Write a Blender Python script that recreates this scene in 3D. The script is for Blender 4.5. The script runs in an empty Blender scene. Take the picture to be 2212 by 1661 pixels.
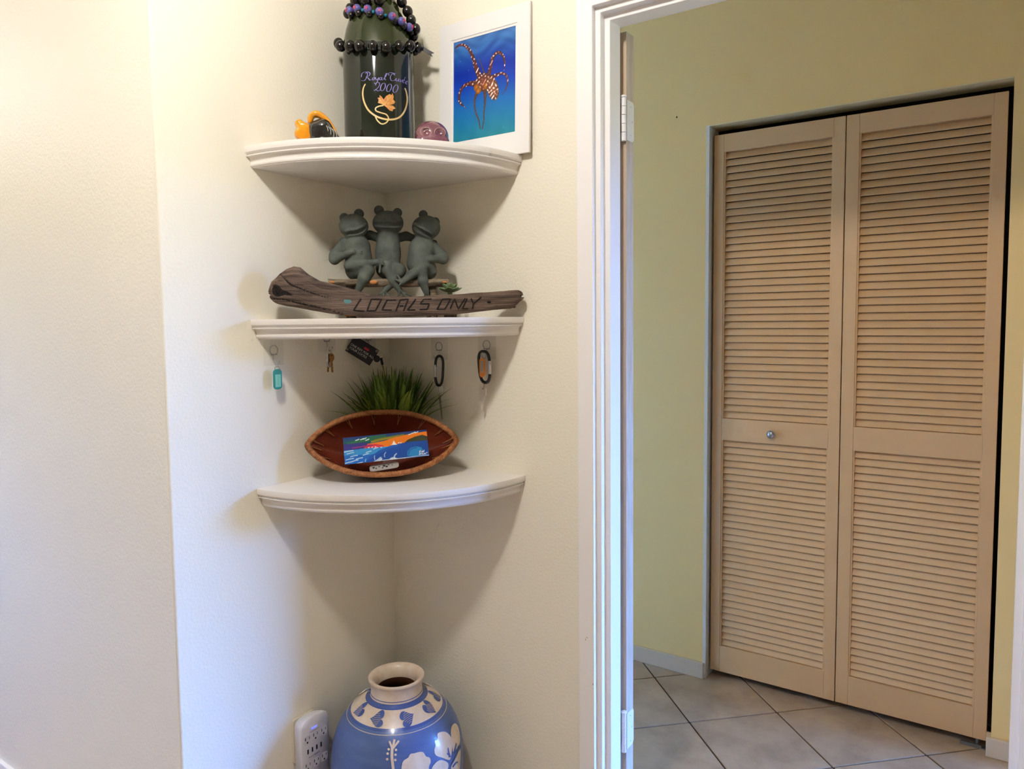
import bpy, bmesh, math, random
import numpy as np
from mathutils import Vector, Matrix, noise as mnoise
from mathutils.geometry import delaunay_2d_cdt

scene = bpy.context.scene
COL = scene.collection
random.seed(7)
PI = math.pi

# ------------------------------------------------------------------ camera
F_PX, W_PX, H_PX, PPY = 1594.17, 2212, 1661, 803.94
YAW, PITCH, ROLL = 0.5994, -0.0698, -0.0109
CAM = np.array([1.4935, -1.5605, 1.3646])
_fw = np.array([-math.sin(YAW)*math.cos(PITCH), math.cos(YAW)*math.cos(PITCH), math.sin(PITCH)])
_rt = np.array([math.cos(YAW), math.sin(YAW), 0.0])
_up = np.cross(_rt, _fw)
_r = _rt*math.cos(ROLL) + _up*math.sin(ROLL)
_u = -_rt*math.sin(ROLL) + _up*math.cos(ROLL)
cd = bpy.data.cameras.new('camera')
cd.sensor_width = 36.0
cd.lens = F_PX*36.0/W_PX
cd.shift_y = -(H_PX/2 - PPY)/W_PX
cd.clip_start = 0.05
cam = bpy.data.objects.new('camera', cd)
COL.objects.link(cam)
mw = Matrix.Identity(4)
for i in range(3):
    mw[i][0], mw[i][1], mw[i][2], mw[i][3] = _r[i], _u[i], -_fw[i], CAM[i]
cam.matrix_world = mw
scene.camera = cam

# ------------------------------------------------------------------ light and exposure
scene.view_settings.view_transform = 'Standard'
scene.view_settings.look = 'None'
scene.view_settings.exposure = 0.40
scene.view_settings.gamma = 1.0
scene.view_settings.use_curve_mapping = False
try:
    scene.cycles.use_denoising = True
    scene.cycles.max_bounces = 7
    scene.cycles.diffuse_bounces = 4
    scene.cycles.caustics_reflective = False
    scene.cycles.caustics_refractive = False
    scene.cycles.use_adaptive_sampling = True
    scene.cycles.adaptive_threshold = 0.12
    scene.cycles.adaptive_min_samples = 16
    scene.cycles.sample_clamp_indirect = 6.0
except Exception:
    pass
LAMP_STRENGTH = 158.0
SKY_STRENGTH = 80.0
world = bpy.data.worlds.new('sky')
scene.world = world
world.use_nodes = True
nt = world.node_tree
nt.nodes.clear()
wo = nt.nodes.new('ShaderNodeOutputWorld')
bg = nt.nodes.new('ShaderNodeBackground')
geo = nt.nodes.new('ShaderNodeTexCoord')
sep = nt.nodes.new('ShaderNodeSeparateXYZ')
ramp = nt.nodes.new('ShaderNodeValToRGB')
mp = nt.nodes.new('ShaderNodeMapRange')
mp.inputs['From Min'].default_value = -1; mp.inputs['From Max'].default_value = 1
ramp.color_ramp.elements[0].position = 0.0; ramp.color_ramp.elements[0].color = (0.035, 0.04, 0.03, 1)
ramp.color_ramp.elements[1].position = 1.0; ramp.color_ramp.elements[1].color = (0.035, 0.11, 0.42, 1)
e = ramp.color_ramp.elements.new(0.535); e.color = (0.05, 0.055, 0.045, 1)
e = ramp.color_ramp.elements.new(0.548); e.color = (0.10, 0.34, 1.0, 1)
e = ramp.color_ramp.elements.new(0.630); e.color = (0.09, 0.31, 0.95, 1)
e = ramp.color_ramp.elements.new(0.720); e.color = (0.045, 0.15, 0.55, 1)
nt.links.new(geo.outputs['Generated'], sep.inputs[0])
nt.links.new(sep.outputs['Z'], mp.inputs['Value'])
nt.links.new(mp.outputs[0], ramp.inputs[0])
nt.links.new(ramp.outputs[0], bg.inputs[0])
nt.links.new(bg.outputs[0], wo.inputs[0])
bg.inputs[1].default_value = SKY_STRENGTH
# daylight enters through the glass slider further along the hall: a portal there guides the sky light
WIN = dict(x0=1.78, x1=3.25, y=1.0896, z0=0.04, z1=2.03)
pl = bpy.data.lights.new('window_portal', 'AREA')
pl.shape = 'RECTANGLE'
pl.size = WIN['x1']-WIN['x0']; pl.size_y = WIN['z1']-WIN['z0']
pl.cycles.is_portal = True
po = bpy.data.objects.new('window_portal', pl)
po.location = ((WIN['x0']+WIN['x1'])/2, WIN['y']+0.09, (WIN['z0']+WIN['z1'])/2)
po.rotation_euler = (-PI/2, 0, 0)
COL.objects.link(po)
# unseen window added behind the viewer to let in cool fill light
FILL_WIN = dict(x0=-3.5, x1=-3.0, y=-3.6, z0=1.0, z1=2.0)
pl2 = bpy.data.lights.new('window_portal', 'AREA')
pl2.shape = 'RECTANGLE'
pl2.size = FILL_WIN['x1']-FILL_WIN['x0']; pl2.size_y = FILL_WIN['z1']-FILL_WIN['z0']
pl2.cycles.is_portal = True
po2 = bpy.data.objects.new('window_portal', pl2)
po2.location = ((FILL_WIN['x0']+FILL_WIN['x1'])/2, FILL_WIN['y']-0.09, (FILL_WIN['z0']+FILL_WIN['z1'])/2)
po2.rotation_euler = (PI/2, 0, 0)
COL.objects.link(po2)

# ------------------------------------------------------------------ helpers
def lin(c):
    return c/12.92 if c <= 0.04045 else ((c+0.055)/1.055)**2.4
def rgb(*c):
    return tuple(lin(v/255.0) for v in c)
MATS = {}
def M(name, col, rough=0.5, metal=0.0, spec=0.5, var=0.0, vscale=20.0, vstretch=(1,1,1), bump=0.0, bscale=100.0,
      bdist=0.001, coat=0.0, trans=0.0, ior=1.45, emit=None, estr=0.0, attr=None, col2=None, wave=None, alpha=1.0):
    m = bpy.data.materials.new(name)
    m.use_nodes = True
    n = m.node_tree; b = n.nodes['Principled BSDF']
    b.inputs['Base Color'].default_value = (*col, 1)
    b.inputs['Roughness'].default_value = rough
    b.inputs['Metallic'].default_value = metal
    b.inputs['Specular IOR Level'].default_value = spec
    b.inputs['IOR'].default_value = ior
    b.inputs['Coat Weight'].default_value = coat
    b.inputs['Coat Roughness'].default_value = 0.08
    b.inputs['Transmission Weight'].default_value = trans
    b.inputs['Alpha'].default_value = alpha
    if emit:
        b.inputs['Emission Color'].default_value = (*emit, 1)
        b.inputs['Emission Strength'].default_value = estr
    tc = n.nodes.new('ShaderNodeTexCoord')
    mpn = n.nodes.new('ShaderNodeMapping'); mpn.inputs['Scale'].default_value = vstretch
    n.links.new(tc.outputs['Object'], mpn.inputs[0])
    if attr:
        a = n.nodes.new('ShaderNodeAttribute'); a.attribute_name = attr
        n.links.new(a.outputs['Color'], b.inputs['Base Color'])
    elif wave:
        w = n.nodes.new('ShaderNodeTexWave'); w.wave_type = wave.get('type', 'BANDS')
        w.bands_direction = wave.get('dir', 'X')
        w.inputs['Scale'].default_value = wave['scale']; w.inputs['Distortion'].default_value = wave.get('dist', 2)
        w.inputs['Detail'].default_value = 3; w.inputs['Detail Scale'].default_value = 1.2
        rp = n.nodes.new('ShaderNodeValToRGB')
        rp.color_ramp.elements[0].color = (*col, 1); rp.color_ramp.elements[1].color = (*col2, 1)
        rp.color_ramp.elements[0].position = wave.get('p0', 0.3); rp.color_ramp.elements[1].position = wave.get('p1', 0.8)
        n.links.new(mpn.outputs[0], w.inputs['Vector'])
        n.links.new(w.outputs['Fac'], rp.inputs[0])
        n.links.new(rp.outputs[0], b.inputs['Base Color'])
    elif var > 0 or col2:
        t = n.nodes.new('ShaderNodeTexNoise'); t.inputs['Scale'].default_value = vscale
        t.inputs['Detail'].default_value = 6; t.inputs['Roughness'].default_value = 0.6
        n.links.new(mpn.outputs[0], t.inputs['Vector'])
        rp = n.nodes.new('ShaderNodeValToRGB')
        c2 = col2 if col2 else tuple(min(1, c*(1+var)) for c in col)
        c1 = col if col2 else tuple(c*(1-var) for c in col)
        rp.color_ramp.elements[0].color = (*c1, 1); rp.color_ramp.elements[1].color = (*c2, 1)
        rp.color_ramp.elements[0].position = 0.32; rp.color_ramp.elements[1].position = 0.68
        n.links.new(t.outputs['Fac'], rp.inputs[0])
        n.links.new(rp.outputs[0], b.inputs['Base Color'])
    if bump > 0:
        t2 = n.nodes.new('ShaderNodeTexNoise'); t2.inputs['Scale'].default_value = bscale
        t2.inputs['Detail'].default_value = 3
        bp = n.nodes.new('ShaderNodeBump'); bp.inputs['Strength'].default_value = bump
        bp.inputs['Distance'].default_value = bdist
        n.links.new(mpn.outputs[0], t2.inputs['Vector'])
        n.links.new(t2.outputs['Fac'], bp.inputs['Height'])
        n.links.new(bp.outputs[0], b.inputs['Normal'])
    MATS[name] = m
    return m

class MB:
    """collects simple shapes into one mesh"""
    def __init__(s): s.v = []; s.f = []
    def add(s, vs, fs):
        o = len(s.v); s.v += [tuple(map(float, p)) for p in vs]
        s.f += [tuple(i+o for i in f) for f in fs]; return s
    def box(s, x0, x1, y0, y1, z0, z1, mat=None):
        vs = [(x, y, z) for z in (z0, z1) for y in (y0, y1) for x in (x0, x1)]
        if mat is not None: vs = [mat @ Vector(p) for p in vs]
        return s.add(vs, [(0,2,3,1),(4,5,7,6),(0,1,5,4),(2,6,7,3),(0,4,6,2),(1,3,7,5)])
    def prism(s, pts, lo, hi, axis='z'):
        """closed outline pts (2d, counter-clockwise) pushed between lo and hi along an axis"""
        n = len(pts)
        def P(p, h):
            if axis == 'z': return (p[0], p[1], h)
            if axis == 'y': return (p[0], h, p[1])
            return (h, p[0], p[1])
        vs = [P(p, lo) for p in pts] + [P(p, hi) for p in pts]
        fs = [tuple(range(n-1, -1, -1)), tuple(range(n, 2*n))]
        fs += [(i, (i+1) % n, n+(i+1) % n, n+i) for i in range(n)]
        return s.add(vs, fs)
    def lathe(s, prof, seg=48, c=(0,0,0), a0=0.0, a1=2*PI, close=True):
        full = abs(a1-a0-2*PI) < 1e-6
        k = seg if full else seg+1
        vs = []
        for (r, z) in prof:
            for j in range(k):
                a = a0+(a1-a0)*j/seg
                vs.append((c[0]+r*math.cos(a), c[1]+r*math.sin(a), c[2]+z))
        fs = []
        for i in range(len(prof)-1):
            for j in range(seg):
                j2 = (j+1) % k
                fs.append((i*k+j, i*k+j2, (i+1)*k+j2, (i+1)*k+j))
        return s.add(vs, fs)
    def tube(s, pts, r, seg=10, closed=False, flat=1.0):
        pts = [Vector(p) for p in pts]; n = len(pts)
        rs = r if isinstance(r, (list, tuple)) else [r]*n
        vs = []; prev = None
        for i, p in enumerate(pts):
            if closed: t = pts[(i+1) % n]-pts[i-1]
            else: t = pts[min(i+1, n-1)]-pts[max(i-1, 0)]
            if t.length < 1e-9: t = Vector((0,0,1))
            t.normalize()
            if prev is None:
                ref = Vector((0,0,1)) if abs(t.z) < 0.9 else Vector((1,0,0))
                u = t.cross(ref).normalized()
            else:
                u = (prev - t*prev.dot(t))
                u = u.normalized() if u.length > 1e-6 else t.cross(Vector((0,0,1))).normalized()
            prev = u; w = t.cross(u)
            for k in range(seg):
                a = 2*PI*k/seg
                vs.append(p + u*(math.cos(a)*rs[i]) + w*(math.sin(a)*rs[i]*flat))
        fs = []
        for i in range(n if closed else n-1):
            i2 = (i+1) % n
            for k in range(seg):
                k2 = (k+1) % seg
                fs.append((i*seg+k, i*seg+k2, i2*seg+k2, i2*seg+k))
        if not closed:
            fs.append(tuple(range(seg-1, -1, -1))); fs.append(tuple((n-1)*seg+k for k in range(seg)))
        return s.add(vs, fs)
    def ball(s, c, r, seg=16, rings=10, rot=None):
        rx, ry, rz = r if isinstance(r, (tuple, list)) else (r, r, r)
        vs = []; fs = []
        for i in range(rings+1):
            th = PI*i/rings
            for j in range(seg):
                ph = 2*PI*j/seg
                p = Vector((rx*math.sin(th)*math.cos(ph), ry*math.sin(th)*math.sin(ph), rz*math.cos(th)))
                if rot is not None: p = rot @ p
                vs.append(p+Vector(c))
        for i in range(rings):
            for j in range(seg):
                fs.append((i*seg+j, (i+1)*seg+j, (i+1)*seg+(j+1) % seg, i*seg+(j+1) % seg))
        return s.add(vs, fs)
    def build(s, name, mat, parent=None, smooth=False, bevel=0.0, seg=2, angle=None):
        return mesh_obj(name, s.v, s.f, mat, parent, smooth, bevel, seg, angle)

def mesh_obj(name, v, f, mat, parent=None, smooth=False, bevel=0.0, seg=2, angle=None):
    me = bpy.data.meshes.new(name)
    me.from_pydata([tuple(map(float, p)) for p in v], [], [tuple(map(int, q)) for q in f])
    bm = bmesh.new(); bm.from_mesh(me)
    bmesh.ops.remove_doubles(bm, verts=bm.verts, dist=1e-6)
    bmesh.ops.recalc_face_normals(bm, faces=bm.faces)
    if bevel > 0:
        ed = [e for e in bm.edges if len(e.link_faces) == 2 and e.calc_face_angle(0) > 0.6]
        bmesh.ops.bevel(bm, geom=ed, offset=bevel, segments=seg, affect='EDGES', profile=0.5)
    bm.to_mesh(me); bm.free()
    o = bpy.data.objects.new(name, me)
    COL.objects.link(o)
    if mat: me.materials.append(MATS[mat] if isinstance(mat, str) else mat)
    if parent is not None: o.parent = parent
    if smooth:
        me.shade_smooth()
        if angle is not None:
            try: me.set_sharp_from_angle(angle=angle)
            except Exception: pass
    return o
def tag(o, label, cat, group=None):
    o['label'] = label; o['category'] = cat
    if group: o['group'] = group
    return o
def struct(o, label=None):
    o['kind'] = 'structure'
    if label: o['label'] = label
    return o
def thing(name, label, cat, loc=(0,0,0), rotz=0.0, group=None):
    o = bpy.data.objects.new(name, None); COL.objects.link(o)
    o.empty_display_size = 0.05
    o.location = loc; o.rotation_euler = (0, 0, rotz)
    return tag(o, label, cat, group)
def clone(o, parent=None, loc=None):
    c = o.copy(); COL.objects.link(c)
    if parent is not None: c.parent = parent
    if loc is not None: c.location = loc
    return c

# pixel -> place on a chosen plane of the room
def ray(px, py):
    return _fw + _r*(px-1106)/F_PX - _u*(py-PPY)/F_PX
def at(px, py, ax, val):
    d = ray(px, py); return CAM + d*((val-CAM[ax])/d[ax])
S2 = 1/math.sqrt(2)
DN = np.array([S2, -S2, 0]); DE = np.array([S2, S2, 0])      # out of the corner / along the shelf chord
def diag(a, d, z):
    return (a*S2+d*S2, a*S2-d*S2, z)
def L(px, py, d):
    q = ray(px, py); X = CAM + q*((d-CAM@DN)/(q@DN)); return float(X@DE), float(X[2])

def surface_nets(F, org, h):
    """mesh of the zero level of a sampled distance field"""
    s = F < 0
    nx, ny, nz = F.shape
    cs = np.zeros((nx-1, ny-1, nz-1), int)
    corners = [(i, j, k) for i in (0,1) for j in (0,1) for k in (0,1)]
    for (i, j, k) in corners: cs += s[i:nx-1+i, j:ny-1+j, k:nz-1+k]
    act = (cs > 0) & (cs < 8)
    idx = -np.ones(act.shape, int); cells = np.argwhere(act); idx[act] = np.arange(len(cells))
    acc = np.zeros((len(cells), 3)); cnt = np.zeros(len(cells))
    for a in range(3):
        for b in [c for c in corners if c[a] == 0]:
            c2 = list(b); c2[a] = 1
            p = cells+np.array(b); q = cells+np.array(c2)
            f0 = F[p[:,0], p[:,1], p[:,2]]; f1 = F[q[:,0], q[:,1], q[:,2]]
            m = (f0 < 0) != (f1 < 0)
            t = np.where(m, f0/(f0-f1+1e-20), 0)
            pt = p.astype(float); pt[:, a] += t
            acc[m] += pt[m]; cnt[m] += 1
    V = acc/cnt[:, None]*h+np.array(org)
    faces = []
    for a in range(3):
        b, c = (a+1) % 3, (a+2) % 3
        sl0 = [slice(None)]*3; sl1 = [slice(None)]*3
        sl0[a] = slice(0, -1); sl1[a] = slice(1, None)
        ch = np.argwhere(s[tuple(sl0)] != s[tuple(sl1)])
        ok = (ch[:, b] > 0) & (ch[:, c] > 0) & (ch[:, b] < F.shape[b]-1) & (ch[:, c] < F.shape[c]-1)
        ch = ch[ok]
        def I(db, dc):
            q = ch.copy(); q[:, b] -= db; q[:, c] -= dc; return idx[q[:,0], q[:,1], q[:,2]]
        Q = np.stack([I(1,1), I(0,1), I(0,0), I(1,0)], 1)
        inside = s[ch[:,0], ch[:,1], ch[:,2]]
        Q[~inside] = Q[~inside][:, ::-1]
        faces.append(Q)
    return V, np.concatenate(faces)

class SDF:
    def __init__(s, lo, hi, h):
        s.h = h; s.lo = np.array(lo, float)
        ax = [np.arange(lo[i], hi[i]+h, h) for i in range(3)]
        s.X, s.Y, s.Z = np.meshgrid(*ax, indexing='ij')
        s.F = np.full(s.X.shape, 1e3)
    def _box(s, lo, hi):
        i0 = np.maximum(np.floor((np.array(lo)-s.lo)/s.h).astype(int), 0)
        i1 = np.minimum(np.ceil((np.array(hi)-s.lo)/s.h).astype(int)+1, np.array(s.F.shape))
        return tuple(slice(int(x), int(max(x, y))) for x, y in zip(i0, i1))
    def _mix(s, sl, D, k, cut):
        F = s.F[sl]
        if cut: s.F[sl] = np.maximum(F, -D)
        elif k <= 0: s.F[sl] = np.minimum(F, D)
        else:
            Fc = np.minimum(F, D+4*k); t = np.clip(0.5+0.5*(Fc-D)/k, 0, 1); s.F[sl] = Fc*(1-t)+D*t-k*t*(1-t)
            s.F[sl] = np.where(F > 900, np.where(D > 3*k, F, s.F[sl]), s.F[sl])
    def cap(s, p, q, r1, r2, k=0.0, cut=False):
        p = np.array(p, float); q = np.array(q, float); d = q-p; L2 = d@d+1e-12
        m = max(r1, r2)+2*k+3*s.h
        sl = s._box(np.minimum(p, q)-m, np.maximum(p, q)+m)
        px, py, pz = s.X[sl]-p[0], s.Y[sl]-p[1], s.Z[sl]-p[2]
        t = np.clip((px*d[0]+py*d[1]+pz*d[2])/L2, 0, 1)
        D = np.sqrt((px-t*d[0])**2+(py-t*d[1])**2+(pz-t*d[2])**2)-(r1+(r2-r1)*t)
        s._mix(sl, D, k, cut)
    def ell(s, c, r, k=0.0, cut=False):
        m = max(r)+2*k+3*s.h
        sl = s._box(np.array(c)-m, np.array(c)+m)
        x, y, z = s.X[sl]-c[0], s.Y[sl]-c[1], s.Z[sl]-c[2]
        D = (np.sqrt((x/r[0])**2+(y/r[1])**2+(z/r[2])**2)-1)*min(r)
        s._mix(sl, D, k, cut)
    def mesh(s): return surface_nets(s.F, s.lo, s.h)

def patch(outline, step):
    """fine triangulation of the inside of a 2d outline"""
    pts = [Vector(p) for p in outline]; n = len(pts)
    xs = [p[0] for p in outline]; ys = [p[1] for p in outline]
    def inside(x, y):
        c = False; j = n-1
        for i in range(n):
            if (ys[i] > y) != (ys[j] > y) and x < (xs[j]-xs[i])*(y-ys[i])/(ys[j]-ys[i])+xs[i]: c = not c
            j = i
        return c
    x = min(xs)+step
    while x < max(xs):
        y = min(ys)+step
        while y < max(ys):
            if inside(x, y): pts.append(Vector((x, y)))
            y += step
        x += step
    r = delaunay_2d_cdt(pts, [(i, (i+1) % n) for i in range(n)], [], 1, 1e-4)
    return [tuple(v) for v in r[0]], r[2]
def smooth_line(pts, n=8, closed=False):
    """Catmull-Rom through 2d or 3d points"""
    P = [np.array(p, float) for p in pts]; m = len(P); out = []
    rng = range(m) if closed else range(m-1)
    for i in rng:
        if closed: a, b, c, d = P[i-1], P[i], P[(i+1) % m], P[(i+2) % m]
        else: a, b, c, d = P[max(i-1,0)], P[i], P[i+1], P[min(i+2, m-1)]
        for k in range(n):
            t = k/n
            out.append(0.5*((2*b)+(c-a)*t+(2*a-5*b+4*c-d)*t*t+(3*b-a-3*c+d)*t**3))
    if not closed: out.append(P[-1])
    return out
def text_obj(name, body, size, mat, parent, matrix, shear=0.0, extrude=0.0002, align='CENTER'):
    cu = bpy.data.curves.new(name, 'FONT'); cu.body = body; cu.size = size; cu.shear = shear
    cu.align_x = align; cu.align_y = 'CENTER'; cu.extrude = extrude
    t = bpy.data.objects.new(name, cu); COL.objects.link(t)
    dg = bpy.context.evaluated_depsgraph_get()
    me = bpy.data.meshes.new_from_object(t.evaluated_get(dg))
    bpy.data.objects.remove(t)
    me.transform(matrix); me.name = name
    me.materials.clear(); me.materials.append(MATS[mat])
    o = bpy.data.objects.new(name, me); COL.objects.link(o); o.parent = parent
    return o
def paint_grid(name, nu, nv, P, colour, mat, parent):
    """flat print: a fine sheet whose points carry the printed colours"""
    U, V = np.meshgrid(np.linspace(0, 1, nu), np.linspace(0, 1, nv), indexing='ij')
    C = np.clip(colour(U, V), 0, 255)/255.0
    C = np.where(C <= 0.04045, C/12.92, ((C+0.055)/1.055)**2.4)
    verts = [P(U[i, j], V[i, j]) for i in range(nu) for j in range(nv)]
    faces = [(i*nv+j, (i+1)*nv+j, (i+1)*nv+j+1, i*nv+j+1) for i in range(nu-1) for j in range(nv-1)]
    me = bpy.data.meshes.new(name); me.from_pydata(verts, [], faces)
    at_ = me.color_attributes.new('print', 'FLOAT_COLOR', 'POINT')
    arr = np.ones((nu*nv, 4)); arr[:, :3] = C.reshape(-1, 3)
    at_.data.foreach_set('color', arr.ravel().astype(np.float32))
    me.materials.append(MATS[mat])
    o = bpy.data.objects.new(name, me); COL.objects.link(o); o.parent = parent
    return o

# ------------------------------------------------------------------ materials
M('wall_paint', rgb(241, 235, 219), 0.55, spec=0.35, bump=0.36, bscale=150, bdist=0.0026)
M('hall_paint', rgb(250, 212, 142), 0.6, spec=0.3, bump=0.15, bscale=150, bdist=0.0015)
M('hall_soffit', rgb(242, 218, 166), 0.6, spec=0.3)
M('hall_edge', rgb(236, 234, 226), 0.6, spec=0.3, bump=0.2, bscale=150, bdist=0.0015)
M('ceiling_paint', rgb(240, 236, 226), 0.8)
M('trim_white', rgb(246, 243, 243), 0.42, spec=0.4)
M('baseboard_paint', rgb(224, 202, 174), 0.45)
M('shelf_white', rgb(238, 233, 228), 0.38, spec=0.5)
M('door_beige', rgb(216, 172, 120), 0.42, spec=0.45, var=0.03, vscale=6)
M('leaf_beige', rgb(196, 172, 146), 0.5, spec=0.4)
M('leaf_edge', rgb(206, 194, 182), 0.6, col2=rgb(186, 166, 146), vscale=45, vstretch=(1,1,0.15))
M('room_far', rgb(205, 196, 180), 0.8)
M('bounce_panel_dark', rgb(92, 66, 44), 0.6)  # dark brown of the added panel that dims and warms hall bounce
M('closet_dark', rgb(60, 52, 42), 0.8)
M('tile', rgb(204, 176, 144), 0.38, spec=0.45, col2=rgb(166, 140, 114), vscale=6, bump=0.08, bscale=40)
M('grout', rgb(70, 50, 40), 0.9)
M('steel', rgb(176, 176, 178), 0.3, metal=1.0)
M('dull_steel', rgb(140, 138, 135), 0.45, metal=0.9)
M('white_enamel', rgb(236, 234, 236), 0.35)
M('lamp_glass_bright', rgb(255, 240, 215), 0.4, emit=(1.0, 0.965, 0.905), estr=LAMP_STRENGTH*1.7)
M('lamp_glass', rgb(255, 240, 215), 0.4, emit=(1.0, 0.965, 0.905), estr=LAMP_STRENGTH)
M('black_line', rgb(28, 24, 22), 0.7)

# ------------------------------------------------------------------ the room
CEIL = 2.68
XL, XR, ZT = 0.695, 1.506, 2.055          # clear doorway
HALL_Y0, HALL_Y1 = 0.08, 1.0896
# floor slab + diagonal tiles
fl = struct(MB().box(-5.2, 4.8, -3.7, 1.95, -0.10, -0.0035).build('floor', 'grout'), 'brown grouted floor under diagonal beige tiles')
TS, TA, TU, TV = 0.3217, 0.7766, 0.6184, 0.7643
g = 0.0030
proto = None
c_, s_ = math.cos(TA), math.sin(TA)
for i in range(-16, 17):
    for j in range(-16, 17):
        cx = TU + TS*((i+.5)*c_-(j+.5)*s_); cy = TV + TS*((i+.5)*s_+(j+.5)*c_)
        if not (-1.15 < cx < 2.7 and -2.9 < cy < 1.75): continue
        if proto is None:
            hw = TS/2-g
            proto = MB().box(-hw, hw, -hw, hw, -0.008, 0.0).build('tile', 'tile', fl, bevel=0.0012, seg=1)
            o = proto
        else:
            o = clone(proto, fl)
        o.location = (cx, cy, random.uniform(-0.0004, 0.0004))
        o.rotation_euler = (0, 0, TA + random.choice((0, 1, 2, 3))*PI/2)

# shelf wall with its outer corner on the left
bv = 0.006
pts = [(0.0, 0.08), (-0.09, 0.08), (-0.09, -0.60), (-5.0, -0.60), (-5.0, -0.684)]
pts += [(-bv+bv*math.sin(t), -0.684+bv-bv*math.cos(t)) for t in np.linspace(0, PI/2, 6)]
struct(MB().prism(pts, 0, CEIL).build('wall_left', 'wall_paint', smooth=True, angle=0.35), 'cream textured wall with outer corner left of the shelves')
# door wall: left piece, right piece, piece over the doorway
w = MB().box(0.0, XL-0.03, 0.0, 0.08, 0, CEIL).box(XR+0.03, 4.8, 0.0, 0.08, 0, CEIL).box(XL-0.03, XR+0.03, 0.0, 0.08, ZT+0.03, CEIL)
struct(w.build('wall_back', 'wall_paint'), 'cream textured wall with the doorway beside the shelves')
struct(MB().box(3.2, 3.3, -3.7, 0.0, 0, CEIL).build('wall_right', 'room_far'), 'cream wall at the right of the room')
w = MB().box(-5.1, FILL_WIN['x0'], -3.7, -3.6, 0, CEIL).box(FILL_WIN['x1'], 3.3, -3.7, -3.6, 0, CEIL)
w.box(FILL_WIN['x0'], FILL_WIN['x1'], -3.7, -3.6, 0, FILL_WIN['z0']).box(FILL_WIN['x0'], FILL_WIN['x1'], -3.7, -3.6, FILL_WIN['z1'], CEIL)
struct(w.build('wall_front', 'room_far'), 'cream wall behind the viewer')
struct(MB().box(-5.1, -5.0, -3.7, -0.6, 0, CEIL).build('wall_end', 'room_far'), 'cream wall at the far left end')
struct(MB().box(-5.2, 4.9, -3.7, 1.95, CEIL, CEIL+0.1).build('ceiling', 'ceiling_paint'))
# hall beyond the doorway
OX1, OX2, OZ = 0.5577, 1.4664, 2.06
WT = 0.10
w = MB().box(-1.2, OX1-0.0005, HALL_Y1, HALL_Y1+WT, 0, CEIL).box(OX2+0.0005, WIN['x0'], HALL_Y1, HALL_Y1+WT, 0, CEIL)
w.box(OX1-0.0005, OX2+0.0005, HALL_Y1, HALL_Y1+WT, OZ, CEIL)
w.box(WIN['x0'], WIN['x1'], HALL_Y1, HALL_Y1+WT, WIN['z1'], CEIL).box(WIN['x1'], 4.8, HALL_Y1, HALL_Y1+WT, 0, CEIL)
w.box(WIN['x0'], WIN['x1'], HALL_Y1, HALL_Y1+WT, 0, WIN['z0'])
struct(w.build('wall_hall', 'hall_paint'), 'pale yellow hall wall around the louvred closet')
struct(MB().box(-1.3, -1.2, 0.08, 1.19, 0, CEIL).build('wall_hall_end', 'hall_paint'))
struct(MB().box(4.8, 4.9, 0.0, 1.19, 0, CEIL).build('wall_hall_right', 'room_far'))
struct(MB().box(1.575, 4.8, 0.08, 0.09, 0, CEIL).build('hall_bounce_panel', 'bounce_panel_dark'))  # unseen panel added over the wall to darken and warm the bounce
wf = bpy.data.objects.new('window_1', None); COL.objects.link(wf); struct(wf, 'white framed sliding door opening along the hall')
y0 = HALL_Y1+.03
for nm, bx in (('frame_side', (WIN['x0'], WIN['x0']+.04, y0, y0+.05, WIN['z0'], WIN['z1'])),
               ('frame_side', (WIN['x1']-.04, WIN['x1'], y0, y0+.05, WIN['z0'], WIN['z1'])),
               ('frame_head', (WIN['x0']+.04, WIN['x1']-.04, y0, y0+.05, WIN['z1']-.03, WIN['z1']))):
    MB().box(*bx).build(nm, 'trim_white', wf)
struct(MB().box(1.0, 6.2, 1.96, 4.3, 2.45, 2.55).build('sky_limit_slab', 'ceiling_paint'), 'unseen slab added outside the sliding door to limit sky light')  # added out of view to cut the high sky light
# closet interior
w = MB().box(0.40, 0.45, 1.19, 1.90, 0, CEIL).box(1.60, 1.65, 1.19, 1.90, 0, CEIL).box(0.40, 1.65, 1.85, 1.90, 0, CEIL)
struct(w.build('wall_closet', 'closet_dark'))
# painted returns of the closet opening
struct(MB().box(OX1-0.012, OX1, HALL_Y1-0.0006, HALL_Y1+WT, 0, OZ).build('trim_2', 'hall_edge'), 'white painted edge left of the louvred doors')

struct(MB().box(OX1, OX2, HALL_Y1+0.0008, HALL_Y1+WT, OZ-0.004, OZ).build('trim_3', 'hall_soffit'), 'pale painted head of the closet opening')

# door casing: stepped profile mitred round the doorway
prof = [(0.067, 0.0), (0.067, -0.015), (0.0255, -0.015), (0.0255, 0.0025), (0.013, 0.0025), (0.013, 0.025), (0.0, 0.025), (0.0, 0.08), (0.05, 0.08), (0.05, 0.0)]
vs = []; fs = []
n = len(prof)
for k in range(4):
    for (o, y) in prof:
        x = XL-o if k < 2 else XR+o
        z = 0.0 if k in (0, 3) else ZT+o
        vs.append((x, y, z))
for k in range(3):
    for i in range(n):
        i2 = (i+1) % n
        fs.append((k*n+i, k*n+i2, (k+1)*n+i2, (k+1)*n+i))
struct(mesh_obj('trim_1', vs, fs, 'trim_white', bevel=0.0016, seg=2), 'white stepped door casing around the doorway')
for k_, (px_, py_, w_, h_) in enumerate(((1268, 1377, .006, .0022), (1265, 1381, .002, .006), (1281, 1478, .003, .005), (1216+22, 795, .0, .0))):
    if w_ == 0: continue
    q = at(px_, py_, 1, -0.0152)
    sc = MB().ball((0, 0, 0), (w_/2, 0.0002, h_/2), 8, 6).build('scuff', 'leaf_beige', bpy.data.objects['trim_1'], True); sc.location = tuple(q)
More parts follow.
